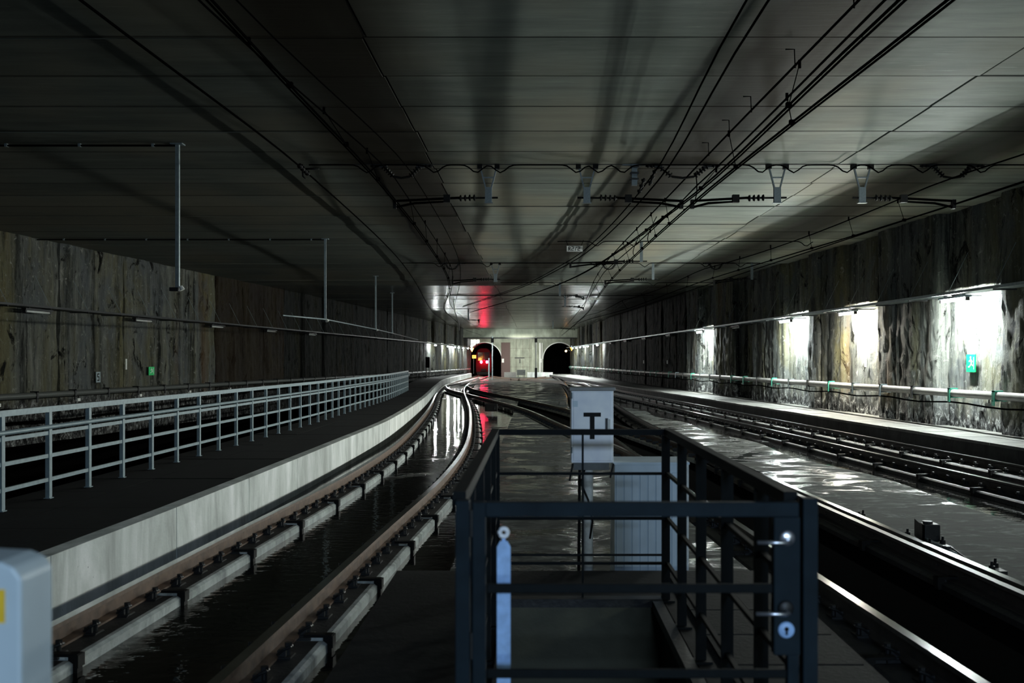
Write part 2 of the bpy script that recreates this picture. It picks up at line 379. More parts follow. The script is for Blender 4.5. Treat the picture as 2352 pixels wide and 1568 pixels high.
# ------------------------------------------------------------------ ceiling panels
ceil = ribbon(lambda y: x_wl(y)-.4, lambda y: x_wr(y)+.4, -1, 165, CEIL+.06, CEIL+.4, 3).build('ceiling', M['void']); tag(ceil, kind='structure')
J1, J2 = -1.86, 5.53
y = 10.9-1.5*7
k = 0
while y < END-3:
    y1 = y+1.5
    j1 = J1+random.uniform(-.045, .045); j2 = J2+random.uniform(-.045, .045)
    dy = .06
    for a0, a1, b0, b1, off in ((x_wl(y)-.1, x_wl(y1)-.1, j1-.012, j1-.012, dy), (j1+.012, j1+.012, j2-.012, j2-.012, 0), (j2+.012, j2+.012, x_wr(y)+.1, x_wr(y1)+.1, -dy*.3)):
        z = CEIL+random.uniform(-.008, .008)
        ya, yb = y+off+.014, y1+off-.014
        ch = .003
        vs = [(a0, ya, z+.12), (b0, ya, z+.12), (b1, yb, z+.12), (a1, yb, z+.12),
              (a0, ya, z+ch), (b0, ya, z+ch), (b1, yb, z+ch), (a1, yb, z+ch),
              (a0+ch, ya+ch, z), (b0-ch, ya+ch, z), (b1-ch, yb-ch, z), (a1+ch, yb-ch, z)]
        fs = [(0,1,2,3)]+[(i, (i+1) % 4, 4+(i+1) % 4, 4+i) for i in range(4)]+[(4+i, 4+(i+1) % 4, 8+(i+1) % 4, 8+i) for i in range(4)]+[(8,9,10,11)]
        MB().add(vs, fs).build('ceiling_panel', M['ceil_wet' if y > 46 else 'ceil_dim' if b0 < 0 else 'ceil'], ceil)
    y = y1; k += 1

# ------------------------------------------------------------------ walls of rough cast panels
LAMPS_R = [-100, 3.3, 9.6, 15.9, 22.6, 29.1, 34.9, 41.5, 48.2, 88.5, 96, 99.5, 103, 107, 111, 200]
LAMPS_L = [-100, 89, 96.5, 101.5, 104.5, 108.5, 113, 200]
def cuts(lamps, y0, y1, rnd):
    out = []; y = y0
    while y < y1-.3:
        nl = min(l for l in lamps if l+1.45 > y+.01)
        if nl-1.45 <= y+.3: ye, p = min(nl+1.45, y1), rnd.choice((0, .02, .04))
        else: ye, p = min(y+rnd.choice((1.9, 2.4, 2.9)), nl-1.45, y1), rnd.choice((.24, .30, .34, .18))
        if nl-1.45-ye < .7 and nl-1.45 > ye: ye = min(nl-1.45, y1)
        out.append((y, ye, p)); y = ye
    return out
def wall(name, fx, side, y0, y1, z0):
    root = empty(name, (fx(y0), y0, z0), kind='structure')
    y = y0; rnd = random.Random(5 if side > 0 else 9)
    for y, ye, prot in cuts(LAMPS_R if side > 0 else LAMPS_L, y0, y1, rnd):
        if side < 0 and y < 86: prot *= .6
        nz, ny = 26, max(8, int((ye-y)/.11)) if y < 62 else 8
        vs = []; fs = []
        ph = [rnd.uniform(0, 6.28) for _ in range(8)]
        for j in range(ny+1):
            for i in range(nz+1):
                yy = y+.012+(ye-y-.024)*j/ny; zz = z0+(CEIL+.05-z0)*i/nz
                d = prot+.018*math.sin(yy*5+ph[0])+.012*math.sin(yy*13+zz*1.5+ph[1])+.014*math.sin(zz*3+yy*2+ph[2])+.010*math.sin(zz*9+yy*7+ph[3])
                d += .012*math.sin(zz*2.1+ph[4])*math.sin(yy*3.3+ph[5])
                d += rnd.uniform(-.009, .009)
                if rnd.random() < .02: d -= .03
                e = min(j, ny-j)
                if e == 0: d -= .05
                vs.append((fx(yy)-side*d - root.location.x, yy-root.location.y, zz-root.location.z))
        b = len(vs)
        for j in range(ny):
            for i in range(nz):
                a = j*(nz+1)+i; fs.append((a, a+1, a+nz+2, a+nz+1))
        # returns at the panel ends, running back into the ground
        for j in (0, ny):
            for i in range(nz+1):
                v = vs[j*(nz+1)+i]; vs.append((fx(y+root.location.y*0)+side*.35-root.location.x if False else v[0]+side*.4, v[1], v[2]))
        for q, j in enumerate((0, ny)):
            for i in range(nz):
                a = j*(nz+1)+i; c = b+q*(nz+1)+i; fs.append((a, a+1, c+1, c))
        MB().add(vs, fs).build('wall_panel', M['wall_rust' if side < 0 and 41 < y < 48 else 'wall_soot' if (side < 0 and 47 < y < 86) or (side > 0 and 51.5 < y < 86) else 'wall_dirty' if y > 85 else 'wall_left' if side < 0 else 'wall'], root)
    return root
WRR = wall('wall_right', x_wr, 1, -12, END, -.5)
WLR = wall('wall_left', x_wl, -1, 8, END, -.9)
# solid ground behind the panels so no light leaks through the joints
def backing(root, f0, f1, z0):
    o = ribbon(f0, f1, -12, END, z0, CEIL+.3, 6).build('backing', M['void'], root); o.matrix_parent_inverse = Matrix.Translation(-root.location)
backing(WRR, lambda y: x_wr(y)+.12, lambda y: x_wr(y)+1, -.6)
backing(WLR, lambda y: x_wl(y)-1, lambda y: x_wl(y)-.12, -1)

# ------------------------------------------------------------------ walkways
wk = ribbon(lambda y: x_edge(y)-(2.0 if y < 40 else 1.9), lambda y: x_edge(y)-.14, 2.5, 116, -.64, WL-.05).build('walkway', M['wface']); tag(wk, kind='structure')
y = 2.5
while y < 115:
    a = y+.006; b = y+2.44
    ribbon(lambda t: x_edge(t)-.16, lambda t: x_edge(t), a, b, -.31, WL, .6).build('kerb_block', M['kerb'], wk)
    for p, q in ((-1.16, -.175), (-2.02, -1.175)):
        for h in (0, 1):
            aa = a+h*1.22; bb = aa+1.21
            ribbon(lambda t: x_edge(t)+p, lambda t: x_edge(t)+q, aa, bb, WL-.05, WL-.004+random.uniform(-.004, .003), .6).build('cover_slab', M['wtop'], wk)
    y += 2.45
wk2 = ribbon(lambda y: x_wre(y)+.02, lambda y: x_wr(y)+.05, 4, 117, -.31, WR-.06).build('walkway', M['wface']); tag(wk2, kind='structure')
y = 4.0
while y < 116:
    a = y+.008; b = y+1.49
    for p0, p1 in ((0, .48), (.49, 1.02)):
        if y > 62 and p0 > 0: continue
        pe = 1.02 if y > 62 else p1
        ribbon(lambda t: x_wre(t)+(x_wr(t)-x_wre(t))*p0, lambda t: x_wre(t)+(x_wr(t)-x_wre(t))*pe, a, b, WR-.06, WR+random.uniform(-.006, .004), .8).build('walkway_slab', M['wtop2'], wk2)
    y += 1.5

# ------------------------------------------------------------------ tracks
def path(fc, y0, y1, step=.8, off=0, z=0):
    n = max(2, int((y1-y0)/step)); pts = []
    for i in range(n+1):
        y = y0+(y1-y0)*i/n; s = (fc(y+.05)-fc(y-.05))/.1; L = math.hypot(1, s)
        pts.append(Vector((fc(y)+off/L, y-off*s/L, z)))
    return pts
RP = [(-.036, 0), (.036, 0), (.038, -.03), (.010, -.045), (.010, -.125), (.070, -.14), (.070, -.155), (-.070, -.155), (-.070, -.14), (-.010, -.125), (-.010, -.045), (-.038, -.03)]
RM = [1]+[0]*11
def clip_mesh():
    b = MB()
    for s in (-1, 1):
        b.box(s*.055, s*.15, -.06, .06, -.165, -.145)
        b.box(s*.06, s*.115, -.045, .045, -.15, -.105)
        b.tube([(s*.06, -.045, -.135), (s*.10, -.05, -.10), (s*.135, -.02, -.09), (s*.135, .03, -.095), (s*.09, .05, -.11), (s*.06, .03, -.135)], .010, 6)
        b.tube([(s*.12, 0, -.15), (s*.12, 0, -.075)], .014, 6); b.tube([(s*.12, 0, -.09), (s*.12, 0, -.065)], .024, 6)
    b.box(-.15, .15, -.075, .075, -.175, -.155)
    return b.mesh('rail_clip', M['dark'])
CLIP = clip_mesh()
def bracket_mesh():
    b = MB(); b.box(.255, .315, -.035, .035, -.32, -.115); b.box(.12, .315, -.03, .03, -.135, -.115); b.box(.30, .325, -.045, .045, -.20, -.12); return b.mesh('plinth_bracket', M['black'])
BRK = bracket_mesh()
G2 = 1.435/2+.036
def track(fc, y0, y1, label, near=45, plinth=58, clip_far=80, side=1, check=None, pm='plinth', rm='railrust'):
    t = empty('railway_track', (fc(y0), y0, 0), label=label, cat='track')
    L = Matrix.Translation(-t.location)
    for sgn in (-1, 1):
        p = [L @ v for v in path(fc, y0, y1, .8, sgn*G2)]
        MB().sweep(p, RP, RM).build('rail', [M[rm], M['railtop']], t)
        # plinth blocks with gaps
        prof = [(-.20*side, -.31), (-.20*side, -.158), (.225*side, -.158), (.26*side, -.158), (.285*side, -.175), (.285*side, -.31)]; pmi = [1, 1, 0, 0, 0, 1]  # dark top and pale edge paint the shade and light on each block
        y = y0+.3+(.5 if sgn > 0 else 0)
        while y < min(plinth, y1-2):
            q = [L @ v for v in path(fc, y, y+1.66, .55, sgn*G2)]
            MB().sweep(q, prof, pmi).build('plinth_block', [M[pm], M['plinthdk']], t)
            c = path(fc, y+1.69, y+1.70, 1, sgn*G2)[0]; s = (fc(y+1.75)-fc(y+1.65))/.1
            inst('plinth_bracket', BRK, t, L @ c, -math.atan(s), (side, 1, 1))
            y += 1.75
        if y < y1-1:
            q = [L @ v for v in path(fc, y, y1, 1, sgn*G2)]
            MB().sweep(q, prof).build('far_plinth', M[pm], t)
        y = y0+.35
        while y < min(near, y1):
            s = (fc(y+.05)-fc(y-.05))/.1
            inst('rail_clip', CLIP, t, L @ path(fc, y, y+.01, 1, sgn*G2)[0], -math.atan(s)); y += .5
    far = MB()
    y = max(near, y0)
    while y < min(clip_far, y1):
        for sgn in (-1, 1):
            c = L @ path(fc, y, y+.01, 1, sgn*G2)[0]; far.box(c.x-.14, c.x+.14, c.y-.06, c.y+.06, -.16, -.09)
        y += .6
    if far.v: tag(far.build('far_clips', M['dark'], t), kind='stuff')
    if check:
        for off, a, b in check:
            MB().sweep([L @ v for v in path(fc, a, b, .8, off, -.012)], RP, RM).build('check_rail', [M[rm], M['raildull']], t)
    return t
track(c_left, 2.6, 150, 'curving rusty railway track beside the pale kerb of the left walkway')
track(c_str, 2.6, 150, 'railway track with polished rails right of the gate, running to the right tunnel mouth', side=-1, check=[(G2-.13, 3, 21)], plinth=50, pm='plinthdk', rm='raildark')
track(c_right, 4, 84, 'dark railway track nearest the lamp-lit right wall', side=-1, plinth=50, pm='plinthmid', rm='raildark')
track(c_cross, 15.5, 70, 'crossover track slanting from the middle track over to the left track', near=15, plinth=15, check=[(-G2+.13, 16, 24)])
track(interp([(72, -5.8), (80, -5.2), (92, -2.6), (104, .6), (116, 2.8)]), 73, 116, 'distant crossover track slanting from left track towards right tunnel mouth', near=0, plinth=0)
track(interp([(72, 3.1), (80, 2.7), (92, -.3), (104, -3.8), (116, -5.8)]), 73, 116, 'distant crossover track slanting from middle track towards the train', near=0, plinth=0)

# ------------------------------------------------------------------ left railing
PY = [10.5+.93*i for i in range(-8, 42)]
rl = empty('railing', (x_rail(PY[0]), PY[0], WL), label='long grey-blue pipe and post railing along the left walkway', cat='railing')
L = Matrix.Translation(-rl.location)
pm = MB().box(-.022, .022, -.03, .03, 0, .945); pm.box(-.035, .035, -.04, .04, 0, .008)
pmesh = pm.mesh('post', M['railing'])
for yy in PY: inst('post', pmesh, rl, L @ Vector((x_rail(yy), yy, WL)))
for h, r, off, rnd in ((.51, .03, 0, 0), (.69, .024, .075, 1), (.76, .02, 0, 0), (1.0, .02, 0, 0), (1.25, .02, 0, 0)):
    p = [L @ Vector((x_rail(yy)+off, yy, CZ-h)) for yy in PY]
    if rnd: MB().tube(p, r, 8).build('handrail', M['railing'], rl, True)
    else: MB().sweep(p, [(-r*.7, -r), (-r*.7, r), (r*.7, r), (r*.7, -r)]).build('crossbar', M['railing'], rl)

# ------------------------------------------------------------------ wall trays, pipes, lamps
TZ = CZ+1.49
def tray(fx, side, y0, y1, label, mat, step=2.0, offw=.0):
    t = empty('cable_tray', (fx(y0), y0, TZ), label=label, cat='cable tray'); L = Matrix.Translation(-t.location)
    n = int((y1-y0)/2)
    pth = [L @ Vector((fx(y0+(y1-y0)*i/n), y0+(y1-y0)*i/n, TZ)) for i in range(n+1)]
    s = -side
    MB().sweep(pth, [(s*.34, 0), (s*.77, 0), (s*.77, .06), (s*.75, .06), (s*.75, .012), (s*.34, .012)]).build('tray', mat, t)
    for q in range(3): MB().sweep(pth, [(s*(.40+.09*q), .012), (s*(.44+.09*q), .012), (s*(.44+.09*q), .045), (s*(.40+.09*q), .045)]).build('cable', M['wire'], t)
    y = y0+.5
    while y < min(y1, 75):
        a = L @ Vector((fx(y)-side*.76, y, TZ+.02)); b = L @ Vector((fx(y)-side*.30, y, TZ+.95))
        MB().tube([a, b], .007, 5).build('stay_rod', M['galv'], t)
        MB().bar(L @ Vector((fx(y)+side*.05, y, TZ-.02)), L @ Vector((fx(y)-side*.77, y, TZ-.02)), .04, .03).build('tray_arm', M['dark'], t)
        y += step
    return t
tray(x_wr, 1, -12, 117, 'long steel cable tray above the lamps on the right wall', M['galv'])
tray(x_wl, -1, 14, 117, 'long dark cable tray running along the left wall', M['dark'])

def pipe(fx, side, y0, y1, z, label, mat, clamps):
    t = empty('wall_pipe', (fx(y0), y0, z), label=label, cat='pipe'); L = Matrix.Translation(-t.location)
    n = int((y1-y0)/3); off = .50
    MB().tube([L @ Vector((fx(y0+(y1-y0)*i/n)-side*off, y0+(y1-y0)*i/n, z)) for i in range(n+1)], .088, 12).build('pipe', mat, t, True)
    y = y0+.4; k = 0
    while y < y1:
        x = fx(y)-side*off; mt = clamps[k % len(clamps)]; o = L @ Vector((x, y, z))
        b = MB(); s = side
        b.box(o.x-.10, o.x+.10, o.y-.05, o.y+.05, .082, .115)
        xa, xb = sorted((o.x-s*.10, o.x-s*.075)); b.box(xa, xb, o.y-.05, o.y+.05, -.20, .115)
        xa, xb = sorted((o.x-s*.10, o.x+s*.30)); b.box(xa, xb, o.y-.03, o.y+.03, -.11, -.08)
        if y < 62: b.build('pipe_clamp', mt, t)
        else: b.build('pipe_clamp', mt, t)
        if k % 2 == 0 and y < 50:
            MB().box(o.x-.05, o.x+.02, o.y+.30, o.y+.48, -.26, -.17).build('junction_plate', M['offwhite'], t)
            MB().bar((o.x, o.y+.39, -.17), (o.x, o.y+.39, -.07), .02, .02).build('plate_hanger', M['dark'], t)
        y += 1.95; k += 1
    return t
pipe(x_wr, 1, 12.65, 116, CZ-.74, 'long pale grey pipe on green and black clamps along the right wall', M['pipe'],
     [M['dark'], M['galv'], M['greenclamp'], M['dark'], M['greenclamp'], M['greenclamp'], M['dark'], M['galv'], M['galv'], M['greenclamp']])
pipe(x_wl, -1, 18, 116, CZ-.98, 'long dull pipe on dark clamps along the left wall', M['pipe_dk'], [M['dark']])
def cable(name, pts, r, label, cat='cable', mat=None, group=None, n=6):
    o0 = Vector(pts[0]); o = MB().tube([Vector(p)-o0 for p in pts], r, n).build(name, mat or M['wire'], None, True, o0)
    return tag(o, label, cat, group)
cable('wall_cable', [(x_wr(y)-.55, y, CZ-.97-.03*math.sin(y*1.6)) for y in [6+i*.8 for i in range(130)]], .02, 'thin black cable hanging just below the right wall pipe')
cable('wall_cable', [(x_wl(y)+.45, y, CZ-1.35-.03*math.sin(y*1.6)) for y in [16+i*1. for i in range(95)]], .03, 'thin dark cable low on the left wall under the pipe')
cable('wall_cable', [(x_wl(y)+.45, y, CZ-1.75-.03*math.sin(y*1.1)) for y in [16+i*1. for i in range(95)]], .045, 'thick dark cable lowest on the left wall')

def lamp(fx, side, y, lit, label, power=260, col=(.93, 1, .97), group=None):
    x = fx(y)-side*.56; z = TZ-.03
    ang = -math.atan((fx(y+.5)-fx(y-.5)))
    t = empty('tube_lamp', (x, y, z), label=label, cat='lamp', group=group); t.rotation_euler = (0, 0, ang)
    b = MB().box(-.07, .07, -.66, .66, -.05, .0); b.box(-.03, .03, -.45, -.40, 0, .035); b.box(-.03, .03, .40, .45, 0, .035); b.build('housing', M['galv'] if lit else M['dark'], t)
    MB().tube([(0, -.6, -.085), (0, .6, -.085)], .032, 10).build('tube', M[('tubewarm' if col[2] < .9 else 'tubedim' if y < 12 else 'tubehalf' if y < 17 else 'tube' if y < 60 else 'tubefar') if lit else 'tubeoff'], t, True)
    for s in (-1, 1): MB().box(-.04, .04, s*.6-.03, s*.6+.03, -.125, -.04).build('end_cap', M['dark'], t)
    return t
for i, yy in enumerate((15.9, 9.6)):  # unseen lamps added to brighten the kerb and ceiling
    lamp(x_wr, 1, yy, True, ['bright tube lamp on right wall just outside the right edge of the photo', 'weaker aged tube lamp on right wall nearest the camera, outside the photo'][i])
lamp(x_wr, 1, 22.6, True, 'brightest lit tube lamp on right wall, above the green sign', 420)
lamp(x_wr, 1, 29.1, True, 'lit tube lamp on right wall over warm ochre-stained concrete, second from right', 330, (1, .97, .85))
lamp(x_wr, 1, 34.9, True, 'lit tube lamp on right wall, third from the right edge', 300)
lamp(x_wr, 1, 41.5, False, 'unlit tube lamp on right wall between the third and fourth lit pools')
lamp(x_wr, 1, 48.2, True, 'lit tube lamp on right wall, leftmost of the four large light pools', 330)
for o_, yy in zip(('nearest', 'second nearest', 'third nearest', 'farthest'), (56, 64, 72, 80)): lamp(x_wr, 1, yy, False, o_+' unlit tube lamp in the dark middle stretch of the right wall', group='unlit lamps along the dark right wall')
lamp(x_wr, 1, 88.5, True, 'distant lit tube lamp on right wall beside the dark stretch, standing apart', 330)
for o_, yy in zip(('first lit tube lamp beyond the lone distant one', 'second lit tube lamp beyond the lone distant one', 'third lit tube lamp beyond the lone distant one', 'fourth lit tube lamp, next to last before the right tunnel mouth', 'last lit tube lamp, closest to the right tunnel mouth'), (96, 99.5, 103, 107, 111)): lamp(x_wr, 1, yy, True, o_+', right wall', 260, group='distant lit lamps on right wall')
for i, yy in enumerate((22, 28.2, 34.4, 40.6, 46.8, 53)):
    lamp(x_wl, -1, yy, False, ['unlit tube lamp under the left wall tray, nearest the left edge of the photo', 'unlit tube lamp under the left wall tray, second from the left edge', 'unlit tube lamp on left wall, third from the left edge',
        'unlit tube lamp on left wall, fourth from the left edge', 'unlit tube lamp on left wall, fifth from the left edge', 'unlit tube lamp on left wall, farthest of the visible row'][i])
lamp(x_wl, -1, 89, True, 'distant lit tube lamp on left wall, leftmost and standing apart', 380)
lamp(x_wl, -1, 96.5, True, 'distant lit tube lamp on left wall, second from left', 380)
for o_, yy in zip(('third from left in the distant row', 'fourth from left in the distant row', 'next to last before the train', 'last one, closest to the train'), (101.5, 104.5, 108.5, 113)): lamp(x_wl, -1, yy, True, 'small lit tube lamp on left wall, '+o_, 300, group='distant lit lamps on left wall')

# ------------------------------------------------------------------ hanging poles on the left
for i, (px, yt, yb) in enumerate(((408, 330, 660), (747, 548, 735), (863, 633, 757), (901, 672, 765))):
    Y = F*(CEIL-CZ)/(VY-yt); top = at(px, yt, Y); zb = at(px, yb, Y).z
    t = empty('hanging_pole', (top.x, Y, CEIL), label=['tall galvanised pole hanging from ceiling, nearest and leftmost', 'galvanised pole hanging from ceiling, second from left', 'thin pole hanging from ceiling, third from left', 'thin distant pole hanging from ceiling, fourth from left'][i], cat='pole')
    MB().box(-.03, .03, -.03, .03, zb-CEIL, 0).build('pole', M['galv'], t)
    MB().box(-.10, .10, -.08, .08, -.02, 0).build('ceiling_plate', M['galv'], t)
    MB().box(-.12, .02, -.05, .05, zb-CEIL-.06, zb-CEIL).build('foot_bracket', M['dark'], t)
    if i < 3: MB().tube([(.05, 0, zb-CEIL+.02), (.08, 0, zb-CEIL-.04)], [.03, .045], 8).build('small_lamp', M['offwhite'], t)
    if i < 2:
        xa = x_wl(Y)+.1
        c = MB().tube([(xa-top.x, 0, -.03), (0, 0, -.03)], .018, 6); q = c.build('conduit', M['wire'], t)
        xx = -.4
        while xx > xa-top.x+.3: MB().box(xx-.02, xx+.02, -.03, .03, -.05, 0).build('saddle', M['galv'], t); xx -= 1.2
p1 = at(650, 725, 21.); p2 = at(747, 733, 28.9); p3 = at(863, 756, 41.6); p4 = at(901, 765, 52)
cable('slung_cable', [at(650, 724, 26), p2, p3, p4, at(960, 780, 70)], .022, 'pale cable run slung between the feet of the hanging poles', mat=M['galv'])

# ------------------------------------------------------------------ overhead line
HT, HC = 3.33, 2.82        # messenger and contact wire heights above the camera
def zig(fc, amp, ph, row=18): return lambda y: fc(y)+amp*math.cos((y-row)*math.pi/18+ph)
def wire(fc, y0, y1, h, r, label, step=1.5, sag=0, group=None):
    n = int((y1-y0)/step)
    pts = [(fc(y0+(y1-y0)*i/n), y0+(y1-y0)*i/n, CZ+h-sag*abs(math.sin((y0+(y1-y0)*i/n)*math.pi/18))) for i in range(n+1)]
    return cable('overhead_wire', pts, r, label, 'wire', group=group)
wl = zig(lambda y: c_left(y)-.15, .17, math.pi)
wl2 = lambda y: wl(y)-.05
W_l = wire(wl, 3, 116, HC, .013, 'thick contact wire over the left track, right one of the close pair')
wire(wl2, 3, 60, HC+.01, .010, 'thin contact wire over the left track, left one of the close pair')
wml = interp([(3, -3.2), (9.1, -2.98), (18, -2.55), (36, -3.0), (60, -5.0), (116, -6)])
wire(wml, 3, 116, HT, .011, 'messenger wire over the left track, above the contact pair', sag=.12)
wire(interp([(3, -3.0), (9.3, -2.8), (18, -2.25), (36, -2.7), (60, -4.8)]), 3, 60, HT+.1, .009, 'thin upper wire over left track, rightmost of the left group', sag=.05)
wire(interp([(3, -4.5), (9.7, -4.37), (18, -4.2), (36, -4.75), (70, -7.2), (90, -8)]), 3, 90, 3.47, .016, 'feeder cable clipped to the ceiling left of the left track wires')
wa = interp([(3, 2.05), (9.4, 1.94), (17.7, 2.10), (29, 1.55), (36, .7), (44, -.6), (60, -4.3)])
wire(wa, 3, 60, 3.30, .013, 'black upper wire, leftmost of the wires in the right group')
wire(lambda y: wa(y)+.2-.004*y, 3, 60, 3.24, .014, 'black upper wire, second from left in the right group')
wb = interp([(3, 3.15), (9.1, 2.98), (17.7, 2.75), (36, 2.4), (60, 2.9), (116, 3)])
W_b = wire(wb, 3, 116, HT-.02, .014, 'messenger wire over middle track with bent droppers')
wc = interp([(3, 3.0), (7.8, 2.85), (18, 2.63), (36, 1.0), (60, -4.2)])
W_c = wire(wc, 3, 58, HC, .014, 'contact wire over crossover, left one of the lower right pair')
wire(lambda y: wc(y)+.055, 3, 58, HC+.005, .012, 'contact wire over crossover, right one of the lower right pair')
wd = interp([(3, 3.45), (7.8, 3.23), (18, 2.82), (36, 2.65), (60, 3.1), (116, 3)])
W_d = wire(wd, 3, 116, HC, .014, 'contact wire over middle track, left one of the outermost pair')
wire(lambda y: wd(y)+.055, 3, 116, HC+.005, .012, 'contact wire over middle track, right one of the outermost pair')
we = interp([(3, 3.2), (8, 3.02), (18, 2.95), (36, 2.5), (60, 2.9)])
wire(we, 3, 60, HT-.15, .013, 'messenger wire above the lower right pair of contact wires', sag=.08)
wf = zig(lambda y: c_right(y)+.1, .2, 0)
W_f = wire(wf, 8, 84, HC, .014, 'contact wire over the right track, lower one')
wire(lambda y: wf(y)+.05, 8, 70, HC+.01, .011, 'contact wire over the right track, thinner twin beside the lower one')
wg = interp([(8, 8.1), (18, 7.45), (36, 6.0), (60, 4.4), (84, 3.2)])
wire(wg, 8, 84, HT-.05, .013, 'messenger wire over the right track', sag=.15)
wire(lambda y: x_wr(y)-.9, 10, 80, 3.44, .016, 'feeder cable close to the corner of ceiling and right wall')
# droppers
DR = 0
def droppers(fa, ha, fb, hb, ys, par):
    for y in ys:
        sg = 0
        a = Vector((fa(y), y, CZ+ha)); b = Vector((fb(y), y, CZ+hb))
        t = MB().tube([a-b, (0, 0, 0)], .006, 5); t.box(-.03, .03, -.03, .03, -.025, .03)
        t.tube([a-b+Vector((0,0,.04)), a-b-Vector((0,0,.05))], .018, 6)
        t.build('dropper', M['wire'], par, False, b-par.location)
droppers(wml, HT-.06, wl, HC, [7.5, 10.2, 13, 15.5, 20.5, 23.5, 27, 30.5, 34, 39, 44, 49], W_l)
droppers(wb, HT-.05, wc, HC, [11.0], W_c)
droppers(we, HT-.2, wd, HC, [11.8], W_d)
droppers(wb, HT-.02, wd, HC, [14.5, 20.5, 22.5, 25, 28, 31, 34, 38, 42, 47, 52], W_d)
droppers(we, HT-.2, wc, HC, [16.3, 19.6, 21.5, 24, 26.5], W_c)
droppers(wg, HT-.12, wf, HC, [12, 15, 20, 22.5, 25, 28, 31, 34, 38, 42, 48, 54], W_f)
# bent ceiling hooks that hold the upper wire
for yy in (9.3, 11.2, 13.2, 14.5, 16.0):
    t = MB().tube([(-.10, 0, .15), (0, 0, .15), (.01, 0, -.06)], .008, 5)
    t.build('wire_hook', M['wire'], W_b, False, Vector((wb(yy), yy, CZ+HT+.02))-W_b.location)

# loops joining wires
for k, (fa, yy) in enumerate(((wb, 17.2), (wd, 22.5), (wd, 25.5))):
    pts = []
    for i in range(13):
        s = i/12; pts.append((fa(yy)+.02-.32*math.sin(s*math.pi)*(1 if k else -1)*.35, yy+s*1.4, CZ+HT-.08-(HT-HC-.08)*s-.12*math.sin(s*math.pi)))
    cable('jumper_wire', pts, .010, ['drooping jumper wire by the middle insulator swag', 'drooping jumper wire beyond the middle bracket row', 'farther drooping jumper wire between the middle wires'][k], 'wire')

def insulator(b, a, c, n=4, r=.05, core=.018):
    a = Vector(a); c = Vector(c); rings = [(0, core)]
    for i in range(n):
        t = (i+.5)/n; rings += [(t-.30/n, core), (t-.22/n, r), (t+.10/n, r*.85), (t+.22/n, core)]
    rings.append((1, core)); b.disc_rings(a, c, rings, 10)
def vbracket(px, Y, s, arm_px, label, small=False):
    X = (px-VX)*Y/F; D = .69 if not small else .62
    t = empty('catenary_bracket', (X, Y, CEIL), label=label, cat='bracket')
    if small:
        MB().box(-.045, .045, -.03, .03, -D, 0).build('drop_post', M['bracket'], t)
    else:
        for q in (-1, 1):
            MB().bar((q*.155, 0, -.02), (q*.05, 0, -D*.62), .026, .04, up=(0, 1, 0)).build('strut', M['bracket'], t)
            MB().box(q*.155-.045, q*.155+.045, -.05, .05, -.085, 0).build('foot_block', M['black'], t)
        MB().box(-.10, .10, -.015, .015, -.25, -.225).build('cross_piece', M['bracket'], t)
        MB().box(-.062, .062, -.035, .035, -D, -D*.60).build('socket_plate', M['bracket'], t)
        MB().box(-.08, .08, -.05, .05, -D-.012, -D).build('base_lip', M['bracket'], t)
    ax = (arm_px-VX)*Y/F - X; zt = -.60
    MB().tube([(-s*.17, 0, zt), (s*.25, 0, zt-.005)], .018, 8).build('pivot_pin', M['black'], t)
    i = MB(); insulator(i, (s*.22, 0, zt), (s*.55, 0, zt-.012), 4, .062); i.build('insulator', M['black'], t, True)
    MB().tube([(s*.5, 0, zt), (ax, 0, zt-.06)], .022, 8).build('cantilever_tube', M['wire'], t)
    MB().tube([(s*.75, 0, zt-.07), (ax*.55+s*.4, 0, zt-.10), (ax-s*.02, 0, zt-.17)], [.016, .022, .022], 8).build('steady_arm', M['wire'], t)
    MB().box(s*.75-.06, s*.75+.06, -.05, .05, zt-.09, zt+.05).build('tube_clamp', M['black'], t)
    MB().box(ax-.03, ax+.03, -.05, .05, zt-.20, zt-.04).build('wire_clamp', M['black'], t)
    return t
vbracket(1122, 18, -1, 907, 'grey V bracket whose arm reaches left over the left track, nearest row')
vbracket(1348, 18, 1, 1565, 'grey V bracket whose arm reaches right, second from left in nearest row')
vbracket(1785, 18, -1, 1590, 'grey V bracket whose arm reaches left, third from left in nearest row')
vbracket(1980, 18, 1, 2190, 'grey V bracket whose arm reaches right towards the right wall, nearest row')
vbracket(1358-220, 36, -1, 1040, 'distant V bracket above the train, arm reaching left, second row')
vbracket(1473, 29.5, -1, 1310, 'single drop post bracket whose arm reaches left to the number plate', True)
vbracket(1500, 36, -1, 1390, 'single drop post bracket right of the middle, second row', True)
vbracket(1727, 36, -1, 1640, 'small drop post bracket near the right wall, second row', True)
vbracket(1286, 45, 1, 1340, 'small drop post bracket below the number plate, third row', True)
vbracket(1298, 54, 1, 1340, 'tiny distant drop post bracket above the right tunnel mouth', True)
vbracket(1076, 72, 1, 1100, 'tiny distant drop post bracket above the train', True)
vbracket(1270, 90, 1, 1320, 'farthest drop post bracket right, before the portals', True)
# short rectangular drop block between the second and third V bracket
t = empty('cable_support', ((1457-VX)*18/F, 18, CEIL), label='short ribbed drop post with two insulators, left of the middle insulator swag', cat='bracket')
MB().box(-.05, .05, -.05, .05, -.38, 0).build('drop_post', M['bracket'], t)
for z in (-.05, -.16, -.27): MB().box(-.075, .075, -.07, .07, z-.015, z+.015).build('band', M['dark'], t)
MB().box(-.22, .25, -.03, .03, -.02, 0).build('top_bar', M['bracket'], t)
for xx, z in ((.12, -.42), (.32, -.26)):
    i = MB(); insulator(i, (xx+.06, 0, z+.17), (xx-.05, 0, z-.12), 3, .045); i.build('insulator', M['black'], t, True)

